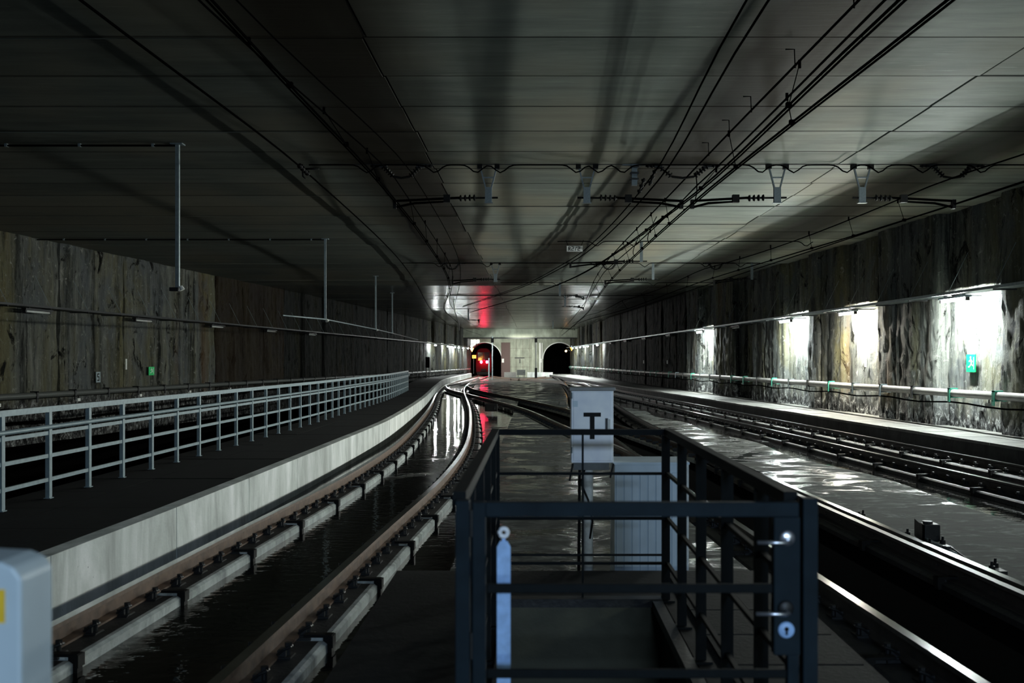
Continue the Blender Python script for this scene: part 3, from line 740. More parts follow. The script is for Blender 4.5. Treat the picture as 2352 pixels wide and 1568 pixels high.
def swag(pxa, pxb, Y, label, r=.055):
    xa = (pxa-VX)*Y/F; xb = (pxb-VX)*Y/F; xm = (xa+xb)/2; hw = (xb-xa)/2
    t = empty('insulator_swag', (xm, Y, CEIL), label=label, cat='insulator')
    for s in (-1, 1):
        i = MB(); insulator(i, (s*hw*1.0, 0, -.03), (s*hw*.45, 0, -.22), 5, r); i.build('insulator', M['black'], t, True)
        MB().box(s*hw-.07, s*hw+.07, -.04, .04, -.06, 0).build('anchor', M['dark'], t)
        i = MB(); insulator(i, (s*hw*1.02, 0, -.03), (s*(hw*1.02+.22), 0, -.03), 3, r*.6); i.build('end_insulator', M['black'], t, True)
    MB().tube([(-hw*.45, 0, -.22), (0, 0, -.245), (hw*.45, 0, -.22)], .022, 8).build('link_bar', M['black'], t)
    return t
swag(880, 965, 18, 'black insulator swag on the ceiling over the left track, nearest row')
swag(1512, 1625, 18, 'black insulator swag on the ceiling over the middle track, nearest row', .06)
swag(2142, 2232, 18, 'black insulator swag on the ceiling over the right track, nearest row')
swag(1022, 1055, 36, 'small distant insulator swag over the left track, second row')
swag(1382, 1415, 36, 'small distant insulator swag over the middle track, second row')
swag(1628, 1660, 36, 'small distant insulator swag near the right wall, second row')

# conduits across the ceiling, dipping at each bracket
def conduit(Y, pxa, pxb, dips, label, r=.013):
    xa = (pxa-VX)*Y/F; xb = (pxb-VX)*Y/F; n = int((xb-xa)/.08); dx = [(d-VX)*Y/F for d in dips]
    pts = []
    for i in range(n+1):
        x = xa+(xb-xa)*i/n; z = 0
        for d in dx: z = max(z, .14*math.exp(-((x-d)/.13)**2))
        pts.append((x, Y-.09, CEIL-.025-z))
    t = empty('ceiling_conduit', (xa, Y, CEIL), label=label, cat='cable'); L = Matrix.Translation(-t.location)
    MB().tube([L @ Vector(p) for p in pts], r, 6).build('cable', M['wire'], t, True)
    MB().box(.3, xb-xa-.3, -.02, .0, -.010, 0).build('batten', M['dark'], t)
    return t
conduit(18, 712, 2420, [845, 1000, 1095, 1150, 1325, 1375, 1430, 1745, 1820, 1940, 2015, 2115, 2250], 'drooping black cable crossing the ceiling along the nearest bracket row')
conduit(29.5, 1280, 1865, [1370, 1455, 1850], 'thin cable crossing the ceiling above the number plate')
conduit(36, 925, 1745, [1010, 1120, 1370, 1480, 1620, 1700], 'thin cable crossing the ceiling along the second bracket row')
conduit(45, 1150, 1700, [1280, 1500], 'distant thin cable crossing the ceiling along third row')
conduit(54, 1000, 1500, [1300], 'very distant thin cable crossing the ceiling along fourth row')
# strain insulator where the left feeder meets the conduit
t = MB(); insulator(t, (0, -.25, .03), (.05, .3, -.03), 4, .05); t.tube([(0, 0, .1), (.01, 0, -.12), (.06, 0, -.16)], .015, 6); t.box(.02, .30, -.02, .02, .0, .03)
tag(t.build('strain_insulator', M['black'], None, True, (-4.2, 18, CZ+3.45)), 'black strain insulator on the left feeder cable at the conduit end', 'insulator')
# dangling white chain beside the far left lamps
p = [at(1040, 690, 60), at(1046, 715, 62), at(1052, 738, 63), at(1056, 758, 64)]
cable('dangling_cord', [v+Vector((.03*(-1)**i, 0, 0)) for i, v in enumerate(p)], .03, 'pale frayed cord dangling from the ceiling left of the train', mat=M['offwhite'])

# lettering made of strokes
def glyph(b, ch, x, z, w, h, s, y0, y1):
    t = s
    segs = {'R': [((0,0),(0,1)), ((0,1),(.85,1)), ((.85,1),(.85,.5)), ((.85,.5),(0,.5)), ((.3,.5),(1,0))],
            '2': [((0,1),(1,1)), ((1,1),(1,.5)), ((1,.5),(0,.5)), ((0,.5),(0,0)), ((0,0),(1,0))],
            '/': [((.2,0),(.8,1))], '5': [((1,1),(0,1)), ((0,1),(0,.55)), ((0,.55),(1,.55)), ((1,.55),(1,0)), ((1,0),(0,0))],
            'T': [((0,1),(1,1)), ((.5,1),(.5,0))]}[ch]
    for (ax, az), (bx, bz) in segs:
        a = Vector((x+ax*w, (y0+y1)/2, z+az*h)); c = Vector((x+bx*w, (y0+y1)/2, z+bz*h)); d = (c-a).normalized()*t*.5
        b.bar(a-d, c+d, t, abs(y1-y0), up=(0, 1, 0))
def plate(px, py, Y, w, h, text, label, mat, tm=None, hang=True, name='number_plate'):
    c = at(px, py, Y); t = empty(name, c, label=label, cat='sign')
    MB().box(-w/2, w/2, 0, .012, -h/2, h/2).build('plate', mat, t)
    if text:
        b = MB(); cw = w/(len(text)+1.2); 
        for i, ch in enumerate(text): glyph(b, ch, -w/2+cw*(.6+i*1.02), -h*.3, cw*.62, h*.6, h*.11, -.004, .0)
        b.build('lettering', tm or M['black'], t)
    if hang:
        for s in (-1, 1): MB().tube([(s*w*.4, .006, h/2), (s*w*.55, .006, CEIL-c.z)], .008, 5).build('hanger', M['wire'], t)
    return t
plate(1320, 571, 29.3, .47, .17, 'R2/2', 'white hanging plate with black letters R2/2 above the middle track', M['offwhite'])
plate(1365, 686, 53, .40, .15, '', 'small distant white hanging plate below and right of the lettered one', M['offwhite'])
def wplate(fx, side, y, z, w, h, label, mat, text='', sign=None, name='number_plate'):
    ang = math.atan((fx(y+.5)-fx(y-.5)))
    lm = LAMPS_R if side > 0 else LAMPS_L
    t = empty(name, (fx(y)-side*(.11 if min(abs(y-l) for l in lm) < 1.4 else .40 if side > 0 else .27), y, z), label=label, cat='sign'); t.rotation_euler = (0, 0, (-math.pi/2 if side > 0 else math.pi/2)-ang)
    # faces the track: local -Y points away from the wall
    MB().box(-w/2, w/2, 0, .015, -h/2, h/2).build('plate', mat, t)
    if text:
        b = MB(); glyph(b, text, -w*.18, -h*.3, w*.36, h*.6, h*.1, -.004, 0); b.build('lettering', M['black'], t)
    if sign:
        b = MB()
        b.tube([(-.02*w, -.002, .33*h), (-.02*w, -.006, .33*h)], .07*h, 8)
        for a, c in (((-.02, .24), (.05, -.02)), ((.05, -.02), (.22, -.14)), ((.05, -.02), (-.15, -.22)), ((-.15, -.22), (-.28, -.20)), ((0, .20), (.2, .08)), ((0, .2), (-.2, .1))):
            b.bar((a[0]*w, -.004, a[1]*h), (c[0]*w, -.004, c[1]*h), .07*h, .004, up=(0, 1, 0))
        b.box(.30*w, .34*w, -.006, -.002, -.35*h, .35*h)
        b.build('pictogram', M['white'], t)
    return t
wplate(x_wr, 1, 22.75, at(2240, 834, 22.6).z, .42, .40, 'green emergency exit sign with white running figure under the brightest lamp', M['green'], sign=1, name='exit_sign')
wplate(x_wl, -1, 35.6, CZ-.37, .42, .30, 'small green exit sign low on the dim left wall', M['green'], sign=1, name='exit_sign')
wplate(x_wl, -1, 32.0, CZ-.53, .26, .34, 'grey number plate with a 5 on left wall, left of the green sign', M['galv'], '5')
wplate(x_wl, -1, 33.8, CZ-.12, .09, .36, 'narrow white upright plate on left wall above the pipe', M['offwhite'])
for k in range(5):
    wplate(x_wr, 1, 33.3+.0*k+(-4.4 if k == 1 else 0)+(8*k if k > 1 else 0), CZ-.08, .16, .2, ['small pale plate on right wall near third lamp', 'small pale plate on right wall near the ochre stains', 'small pale plate on dark right wall stretch, nearest', 'small pale plate on dark right wall stretch, middle', 'small pale plate on dark right wall stretch, farthest'][k], M['offwhite'])

# ------------------------------------------------------------------ end wall and portals
def portal():
    root = empty('wall_end', (0, END, 0), kind='structure')
    b = MB(); z0, z1 = -.31, CEIL+.1
    xs = [(-9.2, None)]
    def arc(cx, r, cz, n=24):
        pts = [(cx-r, z0)]
        for i in range(n+1):
            a = math.pi-math.pi*i/n; pts.append((cx+r*math.cos(a), cz+r*math.sin(a)))
        pts.append((cx+r, z0)); return pts
    A = arc(-5.93, 2.0, 1.87); B = arc(2.93, 1.9, 1.95)
    def quad(x0, x1, za0, za1, zt, d0=0, d1=.5):
        b.add([(x0, d0, za0), (x1, d0, za1), (x1, d0, zt), (x0, d0, zt), (x0, d1, za0), (x1, d1, za1), (x1, d1, zt), (x0, d1, zt)],
              [(0,1,2,3), (4,7,6,5), (0,4,5,1), (3,2,6,7), (0,3,7,4), (1,5,6,2)])
    quad(-9.2, A[0][0], z0, z0, z1); quad(A[-1][0], B[0][0], z0, z0, z1); quad(B[-1][0], 6, z0, z0, z1)
    for P in (A, B):
        for i in range(1, len(P)-2): quad(P[i][0], P[i+1][0], P[i][1], P[i+1][1], z1)
    b.build('portal_wall', M['pier'], root)
    for P, cx, r, cz in ((A, -5.93, 2.0, 1.87), (B, 2.93, 1.9, 1.95)):
        l = MB(); n = len(P)
        vs = [(x, .5, z) for x, z in P]+[(x, 34, z) for x, z in P]
        l.add(vs, [(i, i+1, n+i+1, n+i) for i in range(n-1)]+[tuple(range(n, 2*n))]); l.build('tunnel_lining', M['lining'], root)
        ring = MB(); pts = P[1:-1]
        for i in range(len(pts)-1):
            (x0, za), (x1, zb) = pts[i], pts[i+1]
            def o(x, z, k): return (cx+(x-cx)*k, cz+(z-cz)*k)
            a0 = o(x0, za, 1.0); a1 = o(x1, zb, 1.0); b0 = o(x0, za, 1.05); b1 = o(x1, zb, 1.05)
            ring.add([(a0[0], -.06, a0[1]), (a1[0], -.06, a1[1]), (b1[0], -.06, b1[1]), (b0[0], -.06, b0[1]), (a0[0], 0, a0[1]), (a1[0], 0, a1[1]), (b1[0], 0, b1[1]), (b0[0], 0, b0[1])],
                     [(0,1,2,3), (0,4,5,1), (3,2,6,7)])
        ring.build('arch_rim', M['offwhite'], root)
    MB().box(-3.88, -2.98, -.10, 0, -.3, 3.9).build('recess_panel', M['brown'], root)
    for x0, x1 in ((-3.96, -3.88), (-2.98, -2.90)): MB().box(x0, x1, -.14, 0, -.3, 3.9).build('pilaster', M['brown'], root)
    MB().box(-.35, .03, -.30, 0, -.3, 3.95).build('pilaster', M['pier'], root)
    MB().box(.55, .72, -.35, 0, -.3, 3.85).build('pilaster', M['offwhite'], root)
    MB().box(.82, .92, -.25, 0, -.3, 3.85).build('pilaster', M['offwhite'], root)
    for x in (-2.2, -1.4, -.6): MB().box(x-.012, x+.012, -.02, 0, -.3, 4.2).build('joint_strip', M['brown'], root)
    for z in (1.0, 2.1, 3.2): MB().box(-2.9, -.35, -.02, 0, z-.012, z+.012).build('joint_strip', M['brown'], root)
    MB().box(-2.35, -1.2, -.12, 0, 2.02, 2.14).build('wall_ledge', M['dark'], root)
    MB().box(-1.80, -1.70, -.12, 0, 1.45, 1.95).build('wall_box', M['dark'], root)
portal()
tb = MB().box(-9.6, 6.2, 111.6, 114.0, 4.28, CEIL+.02).build('trim_1', M['pier']); tag(tb, kind='structure')
tb = MB().box(-9.6, 6.2, 111.5, 111.6, 4.22, 4.34).build('trim_2', M['dark']); tag(tb, kind='structure')
# lit opening above the left of the left arch
wn = empty('window_1', (-7.3, 117.9, 3.6), kind='structure')
b = MB()
for i in range(6):
    x0 = -7.75+i*.2; x1 = x0+.2
    f = lambda x: 1.87+math.sqrt(max(.0, 2.12**2-(x+5.93)**2))
    b.add([(x0+7.3, 0, max(f(x0), 2.6)-3.6), (x1+7.3, 0, max(f(x1), 2.6)-3.6), (x1+7.3, 0, .62), (x0+7.3, 0, .62)], [(0,1,2,3)])
b.build('lit_glass', M['litglass'], wn)
for x in (-.38, .02, .42): MB().box(x-.03, x+.03, -.05, -.01, -1.0 if x < 0 else -.2, .66).build('mullion', M['black'], wn)
MB().box(-.48, .78, -.05, -.01, .1, .16).build('crossbar', M['black'], wn)
area('portal_glow', (-7.2, 117.4, 3.9), (-6.5, 108, 2), 1.0, .8, 25, (1, 1, .97))
area('portal_lamp', (-1.6, 109.5, 4.1), (-1.3, 118, 1.3), 2.2, .3, 120, (1, 1, .88), math.radians(75))  # unseen fill lights added to brighten pier, floor and ceiling by the portals
area('portal_lamp', (1.2, 106, 4.1), (1.6, 112, 0), 2.0, .3, 45, (1, 1, .92))
area('portal_lamp', (-1.2, 95, 4.2), (-1.2, 100, 5.3), 4.0, .3, 40, (1, .97, .9))

# train with tail lamps
tr = empty('train', (-6.2, 121, 0), label='dark train with two glowing red tail lamps in the left tunnel mouth', cat='train')
b = MB(); prof = [(-1.15, .25), (-1.22, 1.2), (-1.18, 2.5), (-.95, 3.05), (-.5, 3.3), (.5, 3.3), (.95, 3.05), (1.18, 2.5), (1.22, 1.2), (1.15, .25)]
n = len(prof)
vs = [(x*.93, 0, z*.97+.03) for x, z in prof]+[(x, .35, z) for x, z in prof]+[(x, 18, z) for x, z in prof]
b.add(vs, [tuple(range(n))]+[(k*n+i, k*n+(i+1) % n, (k+1)*n+(i+1) % n, (k+1)*n+i) for k in (0, 1) for i in range(n)]); b.build('body', M['train'], tr)
MB().box(-.85, -.05, -.03, .02, 1.75, 2.75).build('windscreen', M['trainglass'], tr); MB().box(.05, .85, -.03, .02, 1.75, 2.75).build('windscreen', M['trainglass'], tr)
MB().box(-.35, .35, -.25, 0, .5, .75).build('coupler', M['black'], tr); MB().box(-1.0, 1.0, -.08, .3, .05, .4).build('skirt', M['black'], tr)
for x in (-.42, .42):
    MB().disc_rings((x+.07, -.02, 1.58), (x+.07, -.12, 1.58), [(0, .18), (.7, .17), (1, .1)], 14).build('tail_lamp', M['red'], tr, True)
pl = bpy.data.lights.new('tail_light', 'POINT'); pl.energy = 150; pl.color = (1, .02, .09); pl.shadow_soft_size = .3
po = bpy.data.objects.new('tail_light', pl); COL.objects.link(po); po.parent = tr; po.location = (0, -.45, 1.6); tr.scale = (.82, 1, 1)

# boards and boxes by the portals
def tri_sign(px, py, Y, label):
    c = at(px, py, Y); t = empty('triangle_board', c, label=label, cat='sign')
    MB().add([(-.22, 0, .17), (.22, 0, .17), (0, 0, -.25), (-.22, .02, .17), (.22, .02, .17), (0, .02, -.25)], [(0,2,1), (3,4,5), (0,1,4,3), (1,2,5,4), (2,0,3,5)]).build('board', M['amberplate'], t)
    MB().box(-.05, .05, -.01, .03, .17, .36).build('white_tip', M['white'], t)
    MB().bar((0, .02, .36), (0, .02, 4.29-c.z), .04, .04).build('hanger', M['dark'], t)
tri_sign(1084, 803, 112.8, 'yellow downward triangle board hanging left of the train')
tri_sign(1313, 801, 112.8, 'yellow downward triangle board hanging right of the right tunnel mouth')
o = MB().box(-.22, .22, 0, .06, -.18, .18); c = at(1089, 819, 112)
t = empty('orange_lamp', c, label='glowing orange lamp board left of the train', cat='lamp'); o.build('lit_face', M['orange'], t)
MB().tube([(-.13, -.01, -.1), (.0, -.01, .1), (.13, -.01, 0)], .03, 6).build('dark_bar', M['black'], t); MB().bar((-.05, .03, -.18), (-.05, .03, -1.9), .06, .06).build('stand', M['dark'], t)
area('orange_glow', c+Vector((-.3, .6, -.3)), c+Vector((-1.6, 5, -.6)), .4, .4, 34, (1, .4, .08))
c = at(1300, 806, 118.8); t = empty('tunnel_lamp', c, label='small warm lamp glowing inside the right tunnel mouth', cat='lamp')
MB().disc_rings((0, 0, .12), (0, 0, -.12), [(0, .04), (.3, .12), (.7, .12), (1, .04)], 10).build('globe', M['amber'], t, True)
MB().tube([(0, .02, .1), (.3, .05, .15), (1.02, .1, -.25)], .025, 6).build('bracket_arm', M['galv'], t)
for px, py, w_, h_, Y, mat, nm, lb, cat in (
    (1155, 828, .26, .46, END-.165, 'offwhite', 'equipment_box', 'white box on the pier right of the left tunnel mouth', 'box'),
    (1242, 828, .24, .46, END-.15, 'offwhite', 'equipment_box', 'white box on the pier left of the right tunnel mouth', 'box'),
    (1376, 833, .42, .75, 92.0, 'post_grey', 'equipment_box', 'tall pale cabinet on the right walkway left of the lone distant lamp', 'cabinet'),
    (982, 832, .35, .9, 84.0, 'black', 'equipment_box', 'tall dark cabinet on the left walkway before the distant left lamps', 'cabinet'),
    (1128, 936, .46, .28, 37.0, 'black', 'equipment_box', 'low dark box on the floor right of the left track', 'box'),
    (1293, 928, .34, .24, 42.0, 'pipe_dk', 'equipment_box', 'low dark box on the floor left of the white T cabinet', 'box'),
    (1197, 855, .95, .60, 112, 'pipe_dk', 'equipment_box', 'wide grey box in front of the pier between the tunnel mouths', 'box')):
    c = at(px, py, Y); t = empty(nm, c, label=lb, cat=cat)
    MB().box(-w_/2, w_/2, 0, w_*.6, -h_/2, h_/2).build('housing', M[mat], t, bevel=.01)
    MB().box(-w_*.42, w_*.42, -.015, 0, -h_*.44, h_*.44).build('door', M[mat], t); MB().box(w_*.28, w_*.34, -.03, -.01, -.06, .06).build('handle', M['dark'], t)
    if 113 > Y > 60 or Y < 50:
        zf = (WR if px == 1376 else WL if px == 982 else -.235 if px == 1197 else -.12); 
        for s in (-1, 1): MB().box(s*w_*.35-.03, s*w_*.35+.03, .05, .12, zf-c.z, -h_/2+.02).build('leg', M['dark'], t)
for pa, pb, Ya, lb in ((1158, 1186, 113, 'grey low concrete barrier left of the wide grey box'), (1212, 1268, 113, 'pale low concrete barrier in front of the right tunnel mouth')):
    a = at(pa, 862, Ya); c = at(pb, 858, Ya-1)
    t = MB(); t.bar((0, 0, .35), (c.x-a.x, -1.6 if pa > 1200 else 0, .35), .25, .72, up=(0,0,1)); t.bar((0, 0, .73), (c.x-a.x, -1.6 if pa > 1200 else 0, .73), .30, .05)
    tag(t.build('concrete_barrier', M['kerb'] if pa > 1200 else M['pipe'], None, False, (a.x, Ya, -.31)), lb, 'barrier')
for px, yt, yb, Y, r, lb in ((1131, 772, 868, 100, .05, 'thin tall post right of the train'), (1231, 772, 858, 104, .04, 'thin tall post before the pier between tunnel mouths'), (1123, 822, 862, 108, .06, 'short pale marker post beside the train')):
    a = at(px, yt, Y); t = empty('signal_post', (a.x, Y, -.3), label=lb, cat='post')
    MB().tube([(0, 0, 0), (0, 0, a.z+.3)], r, 8).build('post', M['galv'] if r > .045 else M['pipe_dk'], t)
    MB().box(-.12, .12, -.12, .12, 0, .05).build('base_plate', M['dark'], t)
    if r < .055: MB().box(-.14, .14, -.14, .14, a.z-.35, a.z+.1).build('head', M['black'], t)
    if r == .04: MB().box(-.13, .13, -.1, .1, .05, 1.3).build('cover', M['black'], t)

# ------------------------------------------------------------------ near platform with the stair pit
PZ = CZ-1.45; YF = 6.0; YG = 3.05
pf = empty('access_platform', (0, 0, PZ), kind='structure')
XL, XR = -.95, 1.6
pb = MB()
def pbx(x0, x1, y0, y1): pb.box(x0, x1, y0, y1, -.62, 0)
pbx(XL, -.17, 3.2, 6.88); pbx(.78, XR, 3.2, 6.88); pbx(-.17, .78, 6.05, 6.88); pbx(-2.2, XR+.2, -6, 3.2)
pb.build('slab', M['wtop'], pf)
for i in range(5):
    for j in range(2): MB().box(.90+j*.34, 1.22+j*.34, 4.2+i*.52, 4.70+i*.52, 0, .012).build('checker_plate', M['checker'], pf)
MB().box(-.165, .775, 6.0, 6.045, -1.35, -.0).build('pit_wall', M['pitwall'], pf)
MB().box(-.17, -.15, 3.2, 6.0, -1.35, -.01).build('pit_wall', M['pitwall'], pf); MB().box(.755, .775, 3.2, 6.0, -1.35, -.01).build('pit_wall', M['wface'], pf)
MB().box(-.17, .78, 3.2, 6.05, -1.45, -1.35).build('pit_floor', M['pitfloor'], pf)
MB().box(.70, .76, 3.2, 6.02, -.03, .025).build('pit_frame', M['dark'], pf); MB().box(-.17, .76, 5.93, 6.02, -.02, .03).build('pit_frame', M['dark'], pf); MB().box(-.19, -.14, 3.2, 6.02, -.03, .025).build('pit_frame', M['dark'], pf)
for i in range(4): MB().box(-.14, .70, 5.2-.32*i, 5.48-.32*i, -1.25+.28*i-.04, -1.25+.28*i).build('stair_tread', M['dark'], pf)

# guard rail round the pit
gx0, gx1 = -.235, .80
gr = empty('pit_railing', ((gx0+gx1)/2, YF, PZ), label='dark steel guard railing around the stair pit behind the gate', cat='railing')
L = Matrix.Translation(-gr.location)
def gp(b, nm, mat='gate_dk'): b.build(nm, M[mat], gr)
ZT = CZ-.43
for x, y, w_ in [(gx0, YF, .05), (gx1-.01, YF, .05)]+[(gx1, yy, .05) for yy in (5.41, 4.79, 4.14, 3.52)]+[(gx0, yy, .05) for yy in (5.41, 4.79, 4.14, 3.52)]:
    c = L @ Vector((x, y, PZ)); gp(MB().box(c.x-w_/2, c.x+w_/2, c.y-.008, c.y+.008, 0, ZT-PZ-.02), 'post')
    gp(MB().box(c.x-.05, c.x+.05, c.y-.04, c.y+.04, 0, .012), 'foot_plate')
for h, r in ((.43, .021), (.68, .010), (.95, .010), (1.22, .010)):
    z = CZ-h
    for x in (gx0, gx1): gp(MB().bar(L @ Vector((x, YG+.06, z)), L @ Vector((x, YF, z)), r*2, r*2), 'top_rail' if h == .43 else 'mid_rail')
    gp(MB().bar(L @ Vector((gx0, YF, z)), L @ Vector((gx1, YF, z)), r*2, r*1.6), 'top_rail' if h == .43 else 'mid_rail')
gp(MB().bar(L @ Vector((gx0, YF, CZ-1.17)), L @ Vector((gx1, YF, CZ-1.17)), .012, .012), 'mid_rail')
gp(MB().bar(L @ Vector((at(1338, 1000, YF).x, YF-.02, PZ)), L @ Vector((at(1338, 1000, YF).x, YF-.02, ZT)), .012, .012), 'rod')

# gate
gt = empty('gate', (at(1100, 0, YG).x, YG, PZ), label='dark blue steel gate with two lever handles in the foreground', cat='gate')
gate_posts = gr
def X(px): return (px-VX)*YG/F
def Z(py): return CZ-(py-VY)*YG/F
ox, oz = gate_posts.location.x, PZ; dyg = YG-YF
for a, b_, nm in ((1047, 1079, 'hinge_post'), (1841, 1875, 'latch_post')):
    MB().box(X(a)-ox, X(b_)-ox, dyg-.02, dyg+.03, 0, Z(1143 if a > 1500 else 1148)-oz).build(nm, M['gate'], gate_posts, bevel=.003)
for py in (1200, 1480): MB().tube([(X(1082)-ox, dyg-.01, Z(py)-oz-.04), (X(1082)-ox, dyg-.01, Z(py)-oz+.04)], .008, 8).build('hinge', M['dark'], gate_posts)
ox = gt.location.x
def gb(x0, x1, y0, y1, nm, d0=-.018, d1=.018, mat='gate'): return MB().box(X(x0)-ox, X(x1)-ox, d0, d1, Z(y1)-oz, Z(y0)-oz).build(nm, M[mat], gt, bevel=.003)
gb(1086, 1116, 1152, 1850, 'stile'); gb(1806, 1832, 1500, 1850, 'stile'); gb(1116, 1832, 1152, 1185, 'top_rail')
gb(1774, 1834, 1185.2, 1500, 'lock_plate', -.022, .022)
gb(1118, 1806, 1340, 1361, 'mid_rail', -.008, .008, 'gate_dk'); gb(1118, 1806, 1536, 1556, 'mid_rail', -.008, .008, 'gate_dk'); gb(1118, 1806, 1740, 1762, 'mid_rail', -.008, .008, 'gate_dk')
gb(1086, 1832, 1850, 1882, 'bottom_rail')
def handle(px, py, rose, mat):
    r = MB(); c = Vector((X(px)-ox, -.022, Z(py)-oz))
    r.disc_rings(c, c+Vector((0, -.010, 0)), [(0, .024), (.6, .024), (1, .020)], 20)
    h = r.build('handle_rose', M[mat], gt, True)
    l = MB().tube([c+Vector((0, -.008, -.006)), c+Vector((0, -.042, -.006)), c+Vector((-.012, -.050, -.006)), c+Vector((-.10, -.050, -.005))], .0062, 10); l.build('lever_handle', M['steel'], gt, True)
handle(1803, 1232, .024, 'steel'); handle(1800, 1392, .024, 'dark')
c = Vector((X(1801)-ox, -.022, Z(1441)-oz))
k = MB().disc_rings(c, c+Vector((0, -.009, 0)), [(0, .025), (.6, .025), (1, .021)], 24).build('lock_escutcheon', M['bluebar'], gt, True)
kh = MB().disc_rings(c+Vector((0, -.009, .004)), c+Vector((0, -.0105, .004)), [(0, .007), (1, .007)], 12)
kh.box(c.x-.0035, c.x+.0035, c.y-.0105, c.y-.009, c.z-.014, c.z+.004); kh.build('keyhole', M['black'], gt)

# pale blue upright with ring, standing just behind the gate
YB = 3.4
c = at(1157, 1222, YB); bb = empty('upright_bar', (c.x, YB, PZ), label='pale blue flat upright bar with a ring on top, seen through the gate left side', cat='post')
zt = at(0, 1242, YB).z-PZ; wq = 15.5*YB/F
pr = [(-wq, 0), (wq, 0), (wq, zt-.02), (wq*.55, zt), (-wq*.55, zt), (-wq, zt-.02)]
b = MB(); n = len(pr); b.add([(x, -.006, z) for x, z in pr]+[(x, .006, z) for x, z in pr], [tuple(range(n)), tuple(range(n, 2*n))[::-1]]+[(i, (i+1) % n, n+(i+1) % n, n+i) for i in range(n)]); b.build('flat_bar', M['bluebar'], bb)
cz = c.z-PZ; ring = MB()
rp = [(math.cos(2*math.pi*i/20)*.0135, -.004, cz+math.sin(2*math.pi*i/20)*.0135) for i in range(21)]
ring.tube(rp, .008, 8); ring.build('ring', M['boxwhite'], bb, True)
MB().box(-.006, .006, -.004, .004, zt-.02, cz-.012).build('neck', M['bluebar'], bb)

# white cabinet with a T on a pole
YT = 7.35
t = empty('signal_cabinet', ((1353-VX)*YT/F, YT, -.11), label='white weathered cabinet with a black T on a thin pole', cat='cabinet')
ox = t.location.x; oz = -.11
def X(px): return (px-VX)*YT/F-ox
def Z(py): return CZ-(py-VY)*YT/F-oz
MB().box(X(1312), X(1409), 0, .22, Z(1063), Z(896)).build('housing', M['boxwhite'], t, bevel=.006)
MB().box(X(1317), X(1404), -.010, 0, Z(1058), Z(900)).build('door', M['boxwhite'], t, bevel=.003)
MB().box(X(1308), X(1413), -.03, .25, Z(897), Z(889)).build('rain_hood', M['pipe'], t, bevel=.003)
l = MB(); 
l.box(X(1340), X(1380), -.013, -.010, Z(956.5), Z(947)); l.box(X(1354.5), X(1365.5), -.013, -.010, Z(1008), Z(956.5)); l.build('letter_t', M['black'], t)
MB().box(X(1395), X(1401), -.035, -.010, Z(985), Z(962)).build('handle', M['offwhite'], t); MB().box(X(1390), X(1396), -.02, -.010, Z(986), Z(960)).build('handle_plate', M['dark'], t)
MB().box(X(1316), X(1327), -.012, -.010, Z(934), Z(920)).build('sticker', M['post_grey'], t)
for py in (915, 1040): MB().tube([(X(1313), -.012, Z(py)), (X(1313), -.012, Z(py-14))], .006, 8).build('hinge', M['galv'], t)
MB().box(X(1318), X(1400), .03, .19, Z(1080), Z(1063)).build('gland_box', M['pipe_dk'], t)
MB().tube([(0, .1, 0), (0, .1, Z(1078))], 11*YT/F, 14).build('pole', M['offwhite'], t, True)
MB().tube([(X(1330), .1, 0), (X(1333), .1, Z(1078))], .012, 8).build('cable_tail', M['black'], t, True)
MB().tube([(X(1345), .07, Z(1078)), (X(1335), .05, Z(1110)), (X(1352), .05, Z(1150)), (X(1362), .05, Z(1200)), (X(1356), .06, Z(1240))], .007, 6).build('cable_tail', M['black'], t, True)
for px, py2 in ((1308, 1105), (1402, 1098)): MB().tube([(X(px+8), .03, Z(1065)), (X(px), .02, Z(py2))], .007, 6).build('cable_tail', M['black'], t)
MB().box(-.1, .1, .0, .2, 0, .02).build('base_plate', M['dark'], t)
# ribbed cabinet
YC = 7.45
t = empty('ribbed_cabinet', ((1495-VX)*YC/F, YC, -.31), label='pale blue-grey cabinet with vertical ribs behind the railing, right of the T cabinet', cat='cabinet')
ox = t.location.x; oz = -.31
def X(px): return (px-VX)*YC/F-ox
def Z(py): return CZ-(py-VY)*YC/F-oz
MB().box(X(1412), X(1580), 0, .42, .05, Z(1066)).build('housing', M['cab'], t)
n = 9
for i in range(n):
    a = X(1414)+(X(1578)-X(1414))*i/n; b_ = X(1414)+(X(1578)-X(1414))*(i+1)/n
    MB().box(a+.004, b_-.004, -.012, 0, .10, Z(1085)).build('ribbed_panel', M['cab'], t, bevel=.003)
MB().box(X(1408), X(1583), -.02, .44, Z(1066), Z(1061)).build('lid', M['cab'], t); MB().box(X(1414), X(1578), -.008, 0, Z(1082), Z(1068)).build('header', M['cab'], t)
MB().box(X(1570), X(1581), -.02, .0, .08, Z(1066)).build('corner_strip', M['offwhite'], t)
MB().box(X(1412), X(1580), .02, .40, 0, .05).build('base', M['dark'], t)

# pale rounded housing in the lower left corner
YP = 1.8
c = at(48, 1290, YP); t = empty('ticket_post', (c.x-.11, YP, PZ), label='blurred pale grey rounded post with yellow sticker in the lower left corner', cat='post')
hh = c.z-PZ; b = MB(); pr = [(-.11, 0), (.11, 0), (.11, hh-.03), (.095, hh-.01), (.07, hh), (-.11, hh+.01)]; n = len(pr)
b.add([(x, 0, z) for x, z in pr]+[(x, .12, z) for x, z in pr], [tuple(range(n)), tuple(range(n, 2*n))[::-1]]+[(i, (i+1) % n, n+(i+1) % n, n+i) for i in range(n)]); b.build('housing', M['post_grey'], t, bevel=.006)
MB().box(-.02, at(12, 0, YP).x-t.location.x, -.003, 0, at(0, 1430, YP).z-PZ, at(0, 1353, YP).z-PZ).build('sticker', M['yellow'], t)

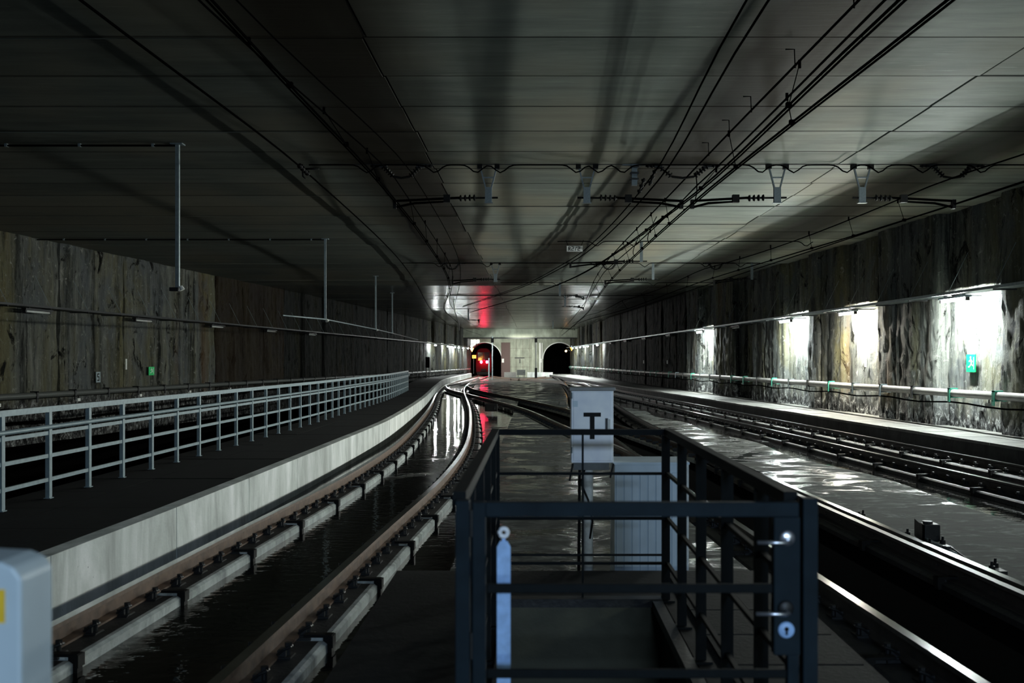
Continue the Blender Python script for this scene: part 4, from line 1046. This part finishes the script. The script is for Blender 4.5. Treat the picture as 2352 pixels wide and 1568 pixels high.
# track-side device beside the right rail of the middle track
def device(x, y, big, label):
    t = empty('point_device', (x, y, -.11), label=label, cat='track device')
    if big:
        MB().box(-.10, .14, -.35, .25, 0, .03).build('base_plate', M['dark'], t)
        MB().box(-.02, .14, -.02, .14, .03, .20).build('gearbox', M['dark'], t, bevel=.01)
        b = MB(); b.add([(-.04, -.01, .03), (-.04, .0, .03), (-.04, 0, .19), (-.04, -.01, .19), (.0, .30, .03), (.0, .31, .03), (.0, .31, .21), (.0, .30, .21)], [(0,1,2,3),(4,7,6,5),(0,4,5,1),(3,2,6,7),(0,3,7,4),(1,5,6,2)]); b.build('side_shield', M['dark'], t)
        MB().tube([(.04, .06, .20), (.04, .06, .225)], .05, 10).build('cap', M['dark'], t)
        MB().tube([(-.02, -.75, .05), (.0, 0, .05)], .018, 8).build('push_rod', M['galv'], t)
        MB().disc_rings((-.03, -.58, .03), (-.03, -.58, .09), [(0, .05), (1, .04)], 10).build('rod_joint', M['dark'], t)
        for q in ((-.06, .34), (.12, -.12), (-.06, -.25), (.10, .2)): MB().disc_rings((q[0], q[1], .03), (q[0], q[1], .10), [(0, .03), (.5, .028), (.55, .014), (1, .012)], 8).build('bolt', M['black'], t)
        MB().tube([(-.06, -1.5, .02), (.10, -.4, .03)], .010, 6).build('cable_tail', M['black'], t)
    else:
        MB().box(-.08, .08, -.1, .1, 0, .03).build('base_plate', M['dark'], t)
        for q in ((-.04, -.06), (.05, .07)): MB().disc_rings((q[0], q[1], .03), (q[0], q[1], .11), [(0, .03), (.5, .028), (.55, .014), (1, .012)], 8).build('bolt', M['black'], t)
    return t
device(3.97, 10.1, True, 'black point machine device with bolts beside the shiny rail, lower right')
device(4.03, 8.75, False, 'small black bolted chair beside the shiny rail, right of the bigger device')
device(3.80, 11.6, False, 'tiny black bolt head plate beside the shiny rail, left of the bigger device')
# pale peg standing in the left drain
tag(MB().disc_rings((0, 0, 0), (0, 0, .16), [(0, .018), (.6, .018), (.65, .028), (1, .022)], 8).build('marker_peg', M['black'], None, True, (-3.32, 8.9, -.30)), 'small dark peg beside the foot of the pale kerb, left track', 'peg')
print('objects', len(bpy.data.objects))
